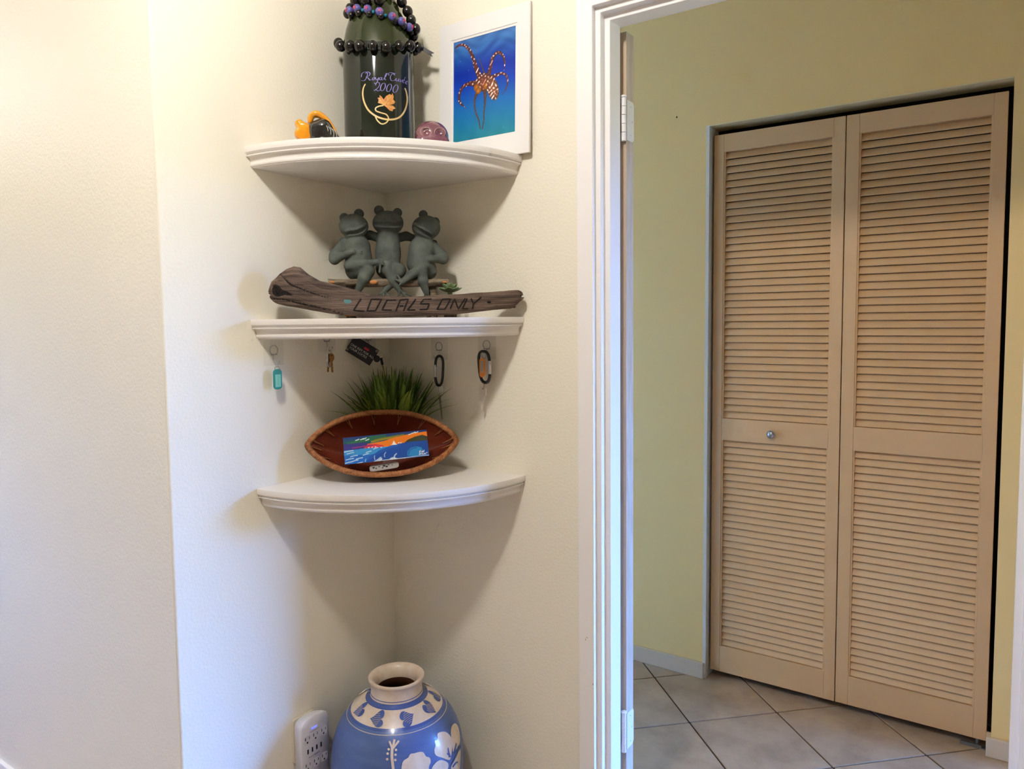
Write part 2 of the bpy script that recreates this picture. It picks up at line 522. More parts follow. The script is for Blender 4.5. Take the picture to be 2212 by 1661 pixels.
# marks on the casing
# baseboards
struct(MB().box(-2.4, 0.012, -0.696, -0.684, 0, 0.086).build('baseboard_left', 'trim_white', bevel=0.003), 'white baseboard on the left wall')
struct(MB().box(0.0, 0.012, -0.696, 0.0, 0, 0.086).build('baseboard_corner', 'trim_white', bevel=0.003))
struct(MB().box(0.012, XL-0.068, -0.012, 0.0, 0, 0.086).build('baseboard_back', 'trim_white', bevel=0.003))
struct(MB().box(-1.2, OX1-0.006, HALL_Y1-0.012, HALL_Y1+0.0, 0, 0.062).build('baseboard_hall_left', 'baseboard_paint', bevel=0.003), 'beige baseboard left of the closet')
struct(MB().box(OX2-0.012, WIN['x0'], HALL_Y1-0.014, HALL_Y1+0.03, 0, 0.062).build('baseboard_hall_right', 'baseboard_paint', bevel=0.003), 'beige baseboard right of the closet')
# ceiling lamp in the room, above and left of the viewer
for (lx, ly, lab) in ((0.80, -1.32, 'frosted glass globe ceiling lamp above the viewer'), (-2.60, -1.70, 'frosted glass globe ceiling lamp at the far left of the room')):
    lamp = thing('ceiling_lamp', lab, 'lamp', (lx, ly, CEIL), 0, 'frosted ceiling lamps')
    MB().lathe([(0.0, 0.0), (0.07, 0.0), (0.07, -0.012), (0.02, -0.025), (0.016, -0.06), (0.04, -0.075), (0.0, -0.075)], 32).build('base', 'white_enamel', lamp, True, angle=0.6)
    MB().ball((0, 0, -0.155), 0.088, 24, 16).build('glass_globe', 'lamp_glass' if lx > 0 else 'lamp_glass_bright', lamp, True)

# ------------------------------------------------------------------ open door leaf folded back in the hall
leaf = bpy.data.objects.new('door_1', None); COL.objects.link(leaf); leaf.location = (0.701, 0.12, 0)
struct(leaf, 'beige door opened flat against the hall side of the wall')
MB().box(-0.775, -0.0006, -0.02, 0.02, 0.012, 2.052).build('panel', 'leaf_beige', leaf)
MB().box(-0.0006, 0.0, -0.02, 0.02, 0.012, 2.052).build('edge', 'leaf_edge', leaf)
for (za, zb) in ((1.793, 1.896), (0.262, 0.365)):
    h = MB()
    zz = np.linspace(za, zb, 6)
    for q in range(5): h.lathe([(0.0, zz[q]+.0006), (0.0062, zz[q]+.0006), (0.0062, zz[q+1]-.0006), (0.0, zz[q+1]-.0006)], 14, (-0.0035, -0.0275, 0))
    kn = h.build('hinge', 'white_enamel', leaf, True, angle=0.6)
    MB().lathe([(0.0, zb+.006), (0.0045, zb+.006), (0.0075, zb+.004), (0.0075, zb+.0005), (0.0, zb+.0005)], 14, (-0.0035, -0.0275, 0)).build('pin_cap', 'white_enamel', kn, True, angle=0.6)
    p = [(-0.0195, za+.004), (0.012, za+.004), (0.0185, za+.011), (0.0185, zb-.011), (0.012, zb-.004), (-0.0195, zb-.004)]
    MB().prism(p, 0.0002, 0.002, 'x').build('leaf_plate', 'white_enamel', kn)
    sc = MB()
    for (yy, z2) in ((0.0, za+.018), (0.009, (za+zb)/2), (0.0, zb-.018)): sc.ball((0.002, yy, z2), (0.0006, 0.0014, 0.0014), 8, 6)
    sc.build('screws', 'dull_steel', kn)

# ------------------------------------------------------------------ louvred closet doors
ZB, Z1, Z2_, Z3_, ZTOP, Z4_ = 0.030, 0.131, 0.915, 0.996, 2.026, 1.963
SLAT = None
def louvre_door(name, x0, x1, sl, sr, label, knob):
    global SLAT
    d = bpy.data.objects.new(name, None); COL.objects.link(d); d.location = (x0, 1.115, 0)
    struct(d, label)
    W = x1-x0
    t = 0.028
    MB().box(0, sl, 0, t, ZB, ZTOP).build('stile', 'door_beige', d, bevel=0.0015)
    MB().box(W-sr, W, 0, t, ZB, ZTOP).build('stile', 'door_beige', d, bevel=0.0015)
    for (a, b) in ((ZB, Z1), (Z2_, Z3_), (Z4_, ZTOP)):
        MB().box(sl, W-sr, 0.0004, t-.001, a, b).build('rail', 'door_beige', d, bevel=0.001)
    # thin moulding inside each opening
    for (a, b) in ((Z1, Z2_), (Z3_, Z4_)):
        w_ = 0.005
        for q in ((sl, sl+w_, a, b), (W-sr-w_, W-sr, a, b)):
            MB().box(q[0], q[1], 0.003, t-.002, q[2], q[3]).build('bead', 'door_beige', d)
    sw = W-sl-sr-0.010
    for (a, b, n) in ((Z1, Z2_, 31), (Z3_, Z4_, 38)):
        p = (b-a)/n
        for k in range(n):
            if SLAT is None:
                mb = MB()
                R_ = Matrix.Rotation(math.radians(-30), 4, 'X')
                mb.box(-0.5, 0.5, -0.0028, 0.0028, -0.0130, 0.0130, R_)
                s = mb.build('slat', 'door_beige', d, bevel=0.0007, seg=1); SLAT = s
            else:
                s = clone(SLAT, d)
            s.location = (sl+0.005+sw/2, 0.0145, a+p*(k+0.5))
            s.scale = (sw, 1, 1)
            s.rotation_euler = (random.uniform(-.006, .006), 0, 0)
    if knob:
        kb = MB().lathe([(0.0, 0.0), (0.0075, 0.0), (0.0065, 0.008), (0.009, 0.012), (0.0135, 0.0145), (0.0145, 0.018), (0.0125, 0.023), (0.006, 0.0262), (0.0, 0.027)], 28)
        kb.v = [(x+0.785-x0, -z, y+0.951) for (x, y, z) in kb.v]
        kb.build('knob', 'steel', d, True)
    return d
louvre_door('door_2', 0.5665, 1.0085, 0.036, 0.036, 'beige louvred closet door panel with a small steel knob', True)
louvre_door('door_3', 1.0115, 1.4545, 0.040, 0.036, 'beige louvred closet door panel without knob, beside dark gap', False)
pb = thing('pivot_bracket', 'small metal pivot bracket on the tiles under the louvred door', 'bracket', (1.43, 1.125, 0.0))
MB().box(-0.045, 0.035, -0.012, 0.012, 0.0004, 0.004).build('plate', 'dull_steel', pb, bevel=0.001)
MB().box(-0.045, 0.012, -0.012, -0.009, 0.004, 0.012).build('flange', 'dull_steel', pb)
MB().lathe([(0.0, 0.004), (0.005, 0.004), (0.005, 0.029), (0.0, 0.029)], 12).build('pivot_pin', 'dull_steel', pb)

# ================================================================== materials of the things
M('bottle_glass', rgb(26, 32, 24), 0.08, spec=0.5, coat=0.1)
M('bottle_shoulder', rgb(38, 46, 18), 0.08, spec=0.5, coat=0.1)
M('label_violet', rgb(128, 118, 190), 0.5)
M('label_gold', rgb(214, 186, 128), 0.4)
M('label_leaf', rgb(222, 164, 84), 0.5, col2=rgb(190, 112, 62), vscale=60)
M('kukui_black', rgb(16, 13, 12), 0.16, spec=0.5, coat=0.15)
M('bead_violet', rgb(112, 112, 190), 0.18, col2=rgb(44, 40, 96), vscale=110, coat=0.5)
M('bead_red', rgb(200, 60, 90), 0.3)
M('bead_teal', rgb(20, 110, 140), 0.2, coat=0.4)
M('ribbon_black', rgb(26, 18, 18), 0.5)
M('amber_glass', rgb(206, 122, 12), 0.08, spec=0.7, coat=0.8, col2=rgb(232, 158, 22), vscale=25)
M('black_glass', rgb(18, 18, 18), 0.05, spec=0.7, coat=0.8)
M('stripe_grey', rgb(150, 152, 146), 0.15)
M('purple_glass', rgb(124, 78, 88), 0.10, spec=0.7, coat=0.7, col2=rgb(92, 42, 66), vscale=38)
M('purple_pale', rgb(156, 116, 112), 0.12, coat=0.7)
M('mat_board', rgb(238, 236, 236), 0.28, coat=0.5)
M('board_edge', rgb(214, 208, 202), 0.5)
M('photo_print', (1,1,1), 0.35, attr='print', spec=0.3)
M('oil_print', (1,1,1), 0.30, attr='print', coat=0.2)
M('frog_stone', rgb(98, 104, 97), 0.78, spec=0.3, col2=rgb(74, 80, 77), vscale=30, bump=0.35, bscale=260, bdist=0.0012)
M('frog_eye', rgb(70, 76, 72), 0.45, spec=0.4)
M('mouth_dark', rgb(30, 32, 30), 0.8)
M('bark', rgb(150, 134, 112), 0.9, col2=rgb(62, 52, 44), vscale=60, vstretch=(0.35,1,1.6), bump=0.8, bscale=90, bdist=0.004)
M('bare_wood', rgb(196, 130, 72), 0.75, var=0.2, vscale=60)
M('driftwood', rgb(118, 100, 88), 0.85, spec=0.25, col2=rgb(58, 46, 40), vscale=16, vstretch=(0.45,5,8), bump=0.9, bscale=46, bdist=0.003)
M('burnt_and_shade', rgb(22, 13, 10), 0.9)  # burnt letter strokes, also the painted shade in cracks and hollow
M('teal_paint', rgb(74, 118, 122), 0.7)
M('succulent', rgb(136, 152, 112), 0.6, col2=rgb(96, 122, 84), vscale=60)
M('grass_blade', rgb(116, 142, 52), 0.5, col2=rgb(80, 112, 46), vscale=18)
M('grass_blade_light', rgb(160, 178, 70), 0.5, col2=rgb(112, 142, 54), vscale=18)
M('pot', rgb(206, 200, 190), 0.6)
M('soil', rgb(36, 44, 18), 0.9)
M('bowl_wood', rgb(112, 46, 28), 0.26, spec=0.5, coat=0.35, col2=rgb(88, 32, 22), vscale=10)
M('rattan', rgb(176, 116, 66), 0.6, col2=rgb(136, 80, 42), vscale=90)
M('canvas_side', rgb(22, 42, 86), 0.6)
M('tag_white', rgb(172, 164, 158), 0.4)
M('ink', rgb(36, 34, 36), 0.6)
M('clear_plastic', rgb(236, 236, 236), 0.15, alpha=0.06, spec=0.6)
M('clear_edge', rgb(190, 190, 196), 0.2, alpha=0.55)
M('tag_teal', rgb(22, 138, 128), 0.3)
M('tag_mint', rgb(128, 206, 182), 0.4)
M('brass', rgb(156, 112, 64), 0.38, metal=0.85)
M('nickel', rgb(196, 190, 184), 0.3, metal=0.9)
M('key_pale', rgb(206, 196, 184), 0.4)
M('anodised_black', rgb(16, 16, 17), 0.28, spec=0.6)
M('card_navy', rgb(16, 18, 30), 0.45)
M('gate_white', rgb(216, 216, 220), 0.3, metal=0.25)
M('print_white', rgb(214, 212, 208), 0.6)
M('print_red', rgb(176, 40, 58), 0.5)
M('tag_orange', rgb(224, 134, 32), 0.35)
M('vase_blue', rgb(84, 108, 164), 0.34, coat=0.15, col2=rgb(72, 96, 152), vscale=9, vstretch=(1,1,6))
M('vase_navy', rgb(62, 86, 152), 0.25, coat=0.4)
M('vase_cream', rgb(228, 212, 194), 0.3, coat=0.4, col2=rgb(214, 190, 166), vscale=30)
M('vase_inside', rgb(78, 46, 32), 0.5)
M('plastic_white', rgb(226, 224, 232), 0.35)
M('plate_ivory', rgb(226, 216, 198), 0.45)
M('slot_black', rgb(16, 16, 18), 0.7)
M('led_blue', rgb(60, 70, 255), 0.4, emit=(0.06, 0.08, 1.0), estr=3.0)
M('print_grey', rgb(150, 148, 166), 0.6)

R45 = PI/4
def dthing(name, label, cat, a, d, z, group=None):
    """thing standing in the corner, its own X axis along the shelf chord, -Y towards the viewer"""
    return thing(name, label, cat, diag(a, d, z), R45, group)

# ================================================================== corner shelves
SH = [(1.7740, 'upper white quarter-round corner shelf carrying the bottle'),
      (1.3737, 'middle white quarter-round corner shelf carrying the driftwood sign'),
      (0.9689, 'lower white quarter-round corner shelf carrying the brown bowl')]
prof = [(0.0, 0.0), (0.4651, 0.0), (0.4655, -0.0015), (0.4655, -0.008), (0.4648, -0.013), (0.4622, -0.0162), (0.4590, -0.0178), (0.4590, -0.0192), (0.4618, -0.0195), (0.4618, -0.0218),
        (0.4578, -0.0222), (0.4545, -0.0240), (0.4520, -0.0275), (0.4508, -0.0320), (0.4512, -0.0360), (0.4518, -0.0395), (0.4508, -0.0425), (0.4480, -0.0445), (0.4480, -0.0452), (0.4452, -0.0464), (0.0, -0.0464)]
for (z, lab) in SH:
    mb = MB().lathe(prof, 64, (0, 0, 0), -PI/2, 0.0)
    k = 65; n = len(prof)
    mb.f.append(tuple(i*k for i in range(n))); mb.f.append(tuple(i*k+64 for i in range(n-1, -1, -1)))
    o = mb.build('corner_shelf', 'shelf_white', None, True, angle=0.4)
    o.location = (0.0006, -0.0006, z)
    tag(o, lab, 'shelf', 'corner shelves')

# ================================================================== bottle
BZ = 1.7742
BA, BD = -0.0158, 0.190
bot = dthing('wine_bottle', 'oversized dark green wine bottle with purple and gold print on upper shelf', 'bottle', BA, BD, BZ)
bprof = [(0.0, 0.012), (0.055, 0.008), (0.078, 0.0), (0.086, 0.004), (0.0885, 0.014), (0.0895, 0.05), (0.0895, 0.255), (0.0890, 0.275),
         (0.0862, 0.300), (0.081, 0.325), (0.073, 0.350), (0.062, 0.375), (0.050, 0.400), (0.040, 0.428), (0.034, 0.46), (0.030, 0.50), (0.027, 0.56), (0.0265, 0.60)]
def brad(z): return float(np.interp(z, [p[1] for p in bprof[3:]], [p[0] for p in bprof[3:]]))
MB().lathe(bprof[:8], 72).build('body', 'bottle_glass', bot, True)
MB().lathe(bprof[7:]+[(0.0, 0.60)], 72).build('shoulder', 'bottle_shoulder', bot, True, angle=1.2)
MB().lathe([(0.027, 0.585), (0.031, 0.588), (0.031, 0.602), (0.027, 0.606), (0.0, 0.606)], 40).build('lip', 'bottle_glass', bot, True)
bc = np.array(diag(BA, BD, BZ))
RZ45 = np.array([[S2, S2, 0], [-S2, S2, 0], [0, 0, 1]])   # world -> corner-thing axes
def on_bottle(px, py, off=0.0003):
    """point of the bottle's round body seen at a place of the photograph, in bottle axes"""
    d = ray(px, py); o = CAM-bc; R = 0.0895+off
    A = d[0]**2+d[1]**2; B = 2*(o[0]*d[0]+o[1]*d[1]); C = o[0]**2+o[1]**2-R*R
    disc = max(B*B-4*A*C, 0.0)
    t = (-B-math.sqrt(disc))/(2*A)
    return RZ45 @ (o+d*t)
CX = lambda p: (p[0]/5.033+600, p[1]/5.033)
def stroke(mb, pts, wfun, n=7, closed=False):
    """ribbon of lettering that follows the bottle"""
    q = smooth_line(pts, n, closed) if len(pts) > 2 else [np.array(pts[0], float), (np.array(pts[0], float)+np.array(pts[1], float))/2, np.array(pts[1], float)]
    m = len(q); vs = []; fs = []
    for i in range(m):
        t = (q[(i+1) % m]-q[i-1]) if closed else q[min(i+1, m-1)]-q[max(i-1, 0)]
        t = t/(np.linalg.norm(t)+1e-9); nn = np.array([-t[1], t[0]]); w = wfun(t, i/(m-1))
        for s in (-1, 1): vs.append(on_bottle(*CX(q[i]+nn*w*s)))
    for i in range(m if closed else m-1):
        j = (i+1) % m
        fs.append((2*i, 2*i+1, 2*j+1, 2*j))
    mb.add(vs, fs)
pen = lambda t, u: 1.7+3.0*abs(t[1]*0.9+t[0]*0.25)**1.5
lt = {
 'R': [[(952,800),(966,790),(976,808),(962,850),(938,878),(908,876)], [(908,838),(916,800),(945,784),(985,784),(1004,800),(990,826),(958,836)], [(958,836),(984,850),(1000,870),(1022,866)]],
 'o': [[(1044,840),(1030,852),(1032,868),(1046,866),(1056,850),(1046,840)]],
 'y': [[(1062,841),(1068,862),(1082,866),(1096,845)], [(1097,842),(1082,890),(1062,908),(1048,900)]],
 'a': [[(1130,842),(1112,844),(1106,862),(1120,868),(1132,848)], [(1134,842),(1129,864),(1146,868)]],
 'l': [[(1148,862),(1174,830),(1188,802),(1178,800),(1164,840),(1166,866),(1180,866)]],
 'C': [[(1212,822),(1204,800),(1222,790),(1250,794),(1280,800)], [(1272,818),(1258,802),(1236,812),(1224,845),(1236,876),(1264,876),(1286,856)]],
 'u': [[(1290,850),(1285,872),(1300,880),(1317,856)], [(1318,854),(1313,880),(1326,886)]],
 'v': [[(1330,864),(1338,890),(1356,866)]],
 'e_acute': [[(1362,884),(1379,874),(1372,864),(1359,878),(1366,900),(1386,894)], [(1376,856),(1390,840)]],
 'e': [[(1391,900),(1408,890),(1402,880),(1389,894),(1397,914),(1416,908)]],
 '2': [[(1062,928),(1074,902),(1098,898),(1108,918),(1088,954),(1046,986)], [(1046,986),(1068,976),(1094,990),(1112,976)]],
}
for k_ in ('R','o','y','a','l','C','u','v','e_acute','e','2'):
    mb = MB()
    for st in lt[k_]: stroke(mb, st, pen)
    o = mb.build('lettering', 'label_violet', bot)
for (ox, oy) in ((1143, 945), (1210, 955), (1280, 965)):
    mb = MB(); pts = [(ox+24*math.cos(t)-0.28*42*math.sin(t), oy+42*math.sin(t)+0.1*24*math.cos(t)) for t in np.linspace(0, 2*PI, 16, endpoint=False)]
    stroke(mb, pts, lambda t, u: 1.8+3.4*abs(t[1])**2, 5, True)
    mb.build('lettering', 'label_violet', bot)
mb = MB()
stroke(mb, [(952,912),(930,960),(924,1030),(940,1110),(980,1190),(1040,1245),(1110,1280),(1200,1300),(1290,1290),(1350,1250),(1390,1180),(1408,1090),(1400,1010),(1382,958)], lambda t, u: 4+6*math.sin(PI*min(1, max(0, u*.94+.03)))**.5)
stroke(mb, [(1150,1146),(1100,1155),(1065,1175),(1070,1205),(1120,1225),(1180,1245),(1204,1290),(1180,1332),(1130,1347),(1085,1312),(1062,1268)], lambda t, u: 7.0)
mb.build('vine_emblem', 'label_gold', bot)
leafp = [(1150,1142),(1088,1118),(1097,1088),(1084,1062),(1110,1062),(1105,1032),(1130,1050),(1150,1082),(1180,1042),(1215,1022),(1238,1034),(1246,1010),(1262,1050),(1255,1080),(1277,1108),(1265,1130),(1222,1140),(1258,1152),(1281,1180),(1256,1188),(1246,1211),(1216,1200),(1180,1166)]
pv, pf = patch(leafp, 14)
mesh_obj('leaf_emblem', [on_bottle(*CX(p), 0.00012) for p in pv], pf, 'label_leaf', bot)
mb = MB()
for ends in (((1150,1142),(1235,1040)), ((1150,1142),(1100,1060)), ((1150,1142),(1262,1100)), ((1170,1150),(1268,1178)), ((1190,1095),(1195,1050)), ((1120,1100),(1095,1090))):
    stroke(mb, list(ends), lambda t, u: 2.2)
mb.build('leaf_veins', 'label_gold', bot)

# ---- leis hung round the bottle's shoulder
def lei_point(px, py, br):
    """bead resting on the bottle where the photograph shows it (bottle axes)"""
    a, z = L(px, py, BD)
    for _ in range(4):
        zl = z-BZ; r = brad(zl)+br
        x = max(-r*0.999, min(r*0.999, a-BA)); y = math.sqrt(max(r*r-x*x, 0))
        a2, z = L(px, py, BD+y); a = a2
    return Vector((x, -y, z-BZ))
def lei(name, label, beads, mat, extra=None):
    t = thing(name, label, 'lei', tuple(bc), R45, 'leis on the bottle')
    MB().tube([p for (p, r, m) in beads], 0.0012, 6, True).build('string', 'ribbon_black', t)
    prot = {}
    for (p, r, m) in beads:
        key = m
        if key not in prot:
            mb = MB()
            if m == 'kukui_black': mb.ball((0,0,0), (1.0, 0.92, 1.06), 18, 12)
            else: mb.ball((0,0,0), 1.0, 16, 10)
            b = mb.build('bead', m, t, True); prot[key] = b
        else: b = clone(prot[key], t)
        b.location = p; b.scale = (r, r, r); b.rotation_euler = (random.uniform(-.4,.4), random.uniform(-.4,.4), random.uniform(0, 6))
        if m == 'bead_violet':
            fl_ = MB()
            for k in range(5):
                a = 2*PI*k/5
                fl_.tube([(0, 0, 0), (0.55*math.cos(a), 0, 0.55*math.sin(a))], [0.12, 0.05], 5)
            f = fl_.build('flower', 'bead_red', b)
            f.location = (0, 0, 0)
            dr = Vector((p.x, p.y, 0)).normalized()
            ang = math.atan2(dr.y, dr.x)
            f.rotation_euler = (0, 0, ang+PI/2-b.rotation_euler[2])
            f.location = Matrix.Rotation(-b.rotation_euler[2], 3, 'Z') @ (dr*0.97)
            b.rotation_euler = (0, 0, b.rotation_euler[2])
    return t
K = 0.0134
front = [(685,500),(785,505),(890,500),(1035,500),(1180,510),(1325,500),(1440,502)]
bl = [(lei_point(*CX(p), K), K*random.uniform(.92, 1.08), 'kukui_black') for p in front]
bl.append((Vector((0.101, -0.012, 0.292)), K, 'kukui_black'))
for (ang, z, s) in ((18, .300, 1.0), (36, .312, 1.0), (56, .324, 1.0), (80, .33, 1.), (104, .328, 1.), (128, .318, 1.), (150, .306, 1.), (172, .300, 1.)):
    r = brad(z)+K; bl.append((Vector((r*math.cos(math.radians(ang)), r*math.sin(math.radians(ang)), z)), K*s, 'kukui_black'))
l1 = lei('kukui_lei', 'shiny black nut bead lei ringing the bottle below its shoulder', bl, None)
rb = MB(); v0 = Vector((0.112, -0.010, 0.290))
rb.add([v0+Vector((0,0,.007)), v0+Vector((0,0,-.005)), v0+Vector((.026,-.004,-.020)), v0+Vector((.022,-.003,-.012)), v0+Vector((.030,-.004,-.010))], [(0,1,2,3),(0,3,4)])
rb.add([v0+Vector((0,.001,.007)), v0+Vector((0,.001,-.005)), v0+Vector((.026,-.003,-.020)), v0+Vector((.022,-.002,-.012)), v0+Vector((.030,-.003,-.010))], [(3,2,1,0),(4,3,0)])
rb.build('ribbon_tail', 'ribbon_black', l1)
up = [(1520,345),(1425,270),(1408,188),(1330,82),(1222,30),(1100,8),(960,4),(842,12)]
b2 = [(lei_point(*CX(p), K), K*random.uniform(.92, 1.05), 'kukui_black') for p in up]
b2[0] = (Vector((0.094, -0.030, 0.331)), K, 'kukui_black'); b2[1] = (Vector((0.083, -0.030, 0.352)), K, 'kukui_black')
b2[2] = (Vector((0.075, -0.027, 0.374)), K, 'kukui_black'); b2[3] = (Vector((0.061, -0.024, 0.398)), K, 'kukui_black'); b2[4] = (Vector((0.040, -0.045, 0.412)), K, 'kukui_black')
for (ang, z) in ((200, .420), (160, .425), (120, .415), (85, .395), (55, .370), (28, .345), (8, .330)):
    r = brad(z)+K; b2.append((Vector((r*math.cos(math.radians(ang)), r*math.sin(math.radians(ang)), z)), K, 'kukui_black'))
lei('kukui_lei', 'shiny black nut bead lei looped high round the bottle neck', b2, None)
fp = [(755,150,0),(782,118,1),(862,94,1),(922,112,2),(976,100,1),(1036,130,2),(1105,126,1),(1170,168,2),(1246,180,1),(1345,232,1),(1386,272,2),(1428,296,1),(1482,362,1)]
b3 = []
for (x, y, k_) in fp:
    r = (0.011, 0.0105, 0.0045)[k_]
    b3.append((lei_point(*CX((x, y)), r), r, ('kukui_black', 'bead_violet', 'bead_teal')[k_]))
    if k_ == 1: b3.append((lei_point(*CX((x+18, y+34)), 0.009)+Vector((0, .004, -.002)), 0.009, 'kukui_black'))
for (ang, z) in ((350, .318), (20, .322), (48, .335), (75, .352), (105, .368), (135, .380), (165, .383), (190, .380)):
    r = brad(z)+0.0105; b3.append((Vector((r*math.cos(math.radians(ang)), r*math.sin(math.radians(ang)), z)), 0.0105, 'kukui_black'))
lei('flower_bead_lei', 'lei of violet painted flower beads slanting over the bottle shoulder', b3, None)

# ================================================================== glass fish
fd = 0.32
fa, fz = -0.163, 1.7742
fish = dthing('glass_fish', 'black and amber glass fish ornament left of the bottle', 'ornament', fa, fd, fz)
def fpx(x, y):
    a, z = L(x/5.033+600, y/5.033, fd); return a-fa, z-fz
s = SDF((-0.085, -0.03, -0.004), (0.075, 0.03, 0.11), 0.0018)
p0, p1, p2 = fpx(420, 1405), fpx(490, 1400), fpx(630, 1500)
s.cap((p0[0], 0, p0[1]), (p1[0], 0, p1[1]), 0.019, 0.0215, 0.0)
s.cap((p0[0], 0, p0[1]-.016), (p1[0], 0, .02), 0.018, 0.020, 0.01)
s.cap((p1[0], 0, p1[1]), (p2[0]+.004, 0, max(.012, p2[1]-.012)), 0.0215, 0.012, 0.008)
s.F = np.maximum(s.F, -s.Z+0.0)
v, f = s.mesh(); body = mesh_obj('body', v, f, 'black_glass', fish, True)
for k in range(5):
    pts = []
    for t in np.linspace(0, 1, 9):
        x_, z_ = fpx(500+34*k+40*t*(1-.1*k), 1352+22*k+130*t)
        pts.append((x_+.006*math.sin(PI*t), -0.0205+.0012*k+0.010*(2*t-.8)**2*.5, max(z_, .002)))
    MB().tube(pts, 0.0011, 6).build('stripe', 'stripe_grey', fish, True)
s = SDF((-0.09, -0.03, -0.004), (0.0, 0.03, 0.07), 0.0018)
q = [fpx(235, 1345), fpx(250, 1440), fpx(300, 1400)]
s.cap((q[0][0], 0, q[0][1]), (q[0][0]+.004, 0, q[0][1]-.006), 0.0105, 0.012, 0)
s.cap((q[1][0], 0, q[1][1]-.004), (q[1][0]+.008, 0, q[1][1]-.012), 0.015, 0.014, 0.004)
s.cap((q[2][0], 0, q[2][1]), (q[2][0]+.008, 0, q[2][1]-.012), 0.014, 0.014, 0.006)
s.F = np.maximum(s.F, np.abs(s.Y)-0.012); s.F = np.maximum(s.F, -s.Z)
v, f = s.mesh(); mesh_obj('tail', v, f, 'amber_glass', fish, True)
arc = [fpx(*p) for p in ((352,1330),(362,1262),(410,1232),(470,1250),(530,1300),(590,1370),(650,1460))]
MB().tube([(p[0], 0.0, p[1]-.002) for p in smooth_line(arc, 5)], list(np.interp(np.linspace(0, 1, 31), [0, .12, .35, .7, 1], [.008, .0105, .0125, .010, .004])), 12, flat=0.7).build('back_fin', 'amber_glass', fish, True)

# ================================================================== glass skull paperweight
sa, sd, sz = 0.104, 0.345, 1.7742
sk = dthing('glass_skull', 'small purple glass skull paperweight between bottle and octopus print', 'paperweight', sa, sd, sz)
h = 0.0016
s = SDF((-0.05, -0.05, -0.004), (0.05, 0.05, 0.085), h)
s.ell((0, 0.004, 0.034), (0.0405, 0.038, 0.0375))
s.cap((-0.022, -0.02, 0.016), (0.022, -0.02, 0.016), 0.018, 0.018, 0.012)
for sx in (-1, 1): s.ell((sx*0.0165, -0.042, 0.036), (0.0125, 0.013, 0.0105), 0, True)
s.cap((0, -0.045, 0.03), (0, -0.043, 0.022), 0.002, 0.005, 0, True)
s.F = np.maximum(s.F, -s.Z)
v, f = s.mesh(); mesh_obj('skull', v, f, 'purple_glass', sk, True)
for sx in (-1, 1):
    MB().tube([(sx*0.0165+0.0128*math.cos(t), -0.0335-0.0012*math.cos(2*t), 0.036+0.0108*math.sin(t)) for t in np.linspace(0, 2*PI, 22, endpoint=False)], 0.0013, 6, True).build('eye_rim', 'purple_pale', sk, True)

# ================================================================== octopus print
pr = thing('matted_print', 'white matted octopus photograph leaning on the wall at the shelf end', 'picture', (0.3575, -0.018, 1.7742), 0)
pr.rotation_euler = (math.radians(-1.9), 0, 0)
bw, bh = 0.283, 0.362
ox0, ox1, oz0, oz1 = -0.0965, 0.0985, 0.0560, 0.3130
def frame_mesh(y0, y1, e):
    o_ = [(-bw/2, 0), (bw/2, 0), (bw/2, bh), (-bw/2, bh)]; i_ = [(ox0-e, oz0-e), (ox1+e, oz0-e), (ox1+e, oz1+e), (ox0-e, oz1+e)]
    vs = [(x, y, z) for y in (y0, y1) for (x, z) in o_+i_]
    fs = []
    for k in range(4):
        j = (k+1) % 4
        fs += [(k, j, 4+j, 4+k), (8+k, 12+k, 12+j, 8+j), (k, 8+k, 8+j, j), (4+k, 4+j, 12+j, 12+k)]
    return vs, fs
MB().box(-bw/2, bw/2, 0.0, 0.004, 0, bh).build('backing', 'board_edge', pr)
v, f = frame_mesh(-0.0018, 0.0, 0.0); mesh_obj('inner_mat', v, f, 'mat_board', pr)
v, f = frame_mesh(-0.0036, -0.0018, 0.006); mesh_obj('outer_mat', v, f, 'mat_board', pr)
Hc = np.array([[355,410],[968,243],[945,1320],[341,1428]], float)
Hu = np.array([[0,1],[1,1],[1,0],[0,0]], float)
def homog(src, dst):
    A = []
    for (x, y), (u, v) in zip(src, dst):
        A.append([x, y, 1, 0, 0, 0, -u*x, -u*y, -u]); A.append([0, 0, 0, x, y, 1, -v*x, -v*y, -v])
    return np.linalg.svd(np.array(A))[2][-1].reshape(3, 3)
def happly(Hm, p):
    q = Hm @ np.array([p[0], p[1], 1.0]); return q[:2]/q[2]
H1 = homog(Hc, Hu)
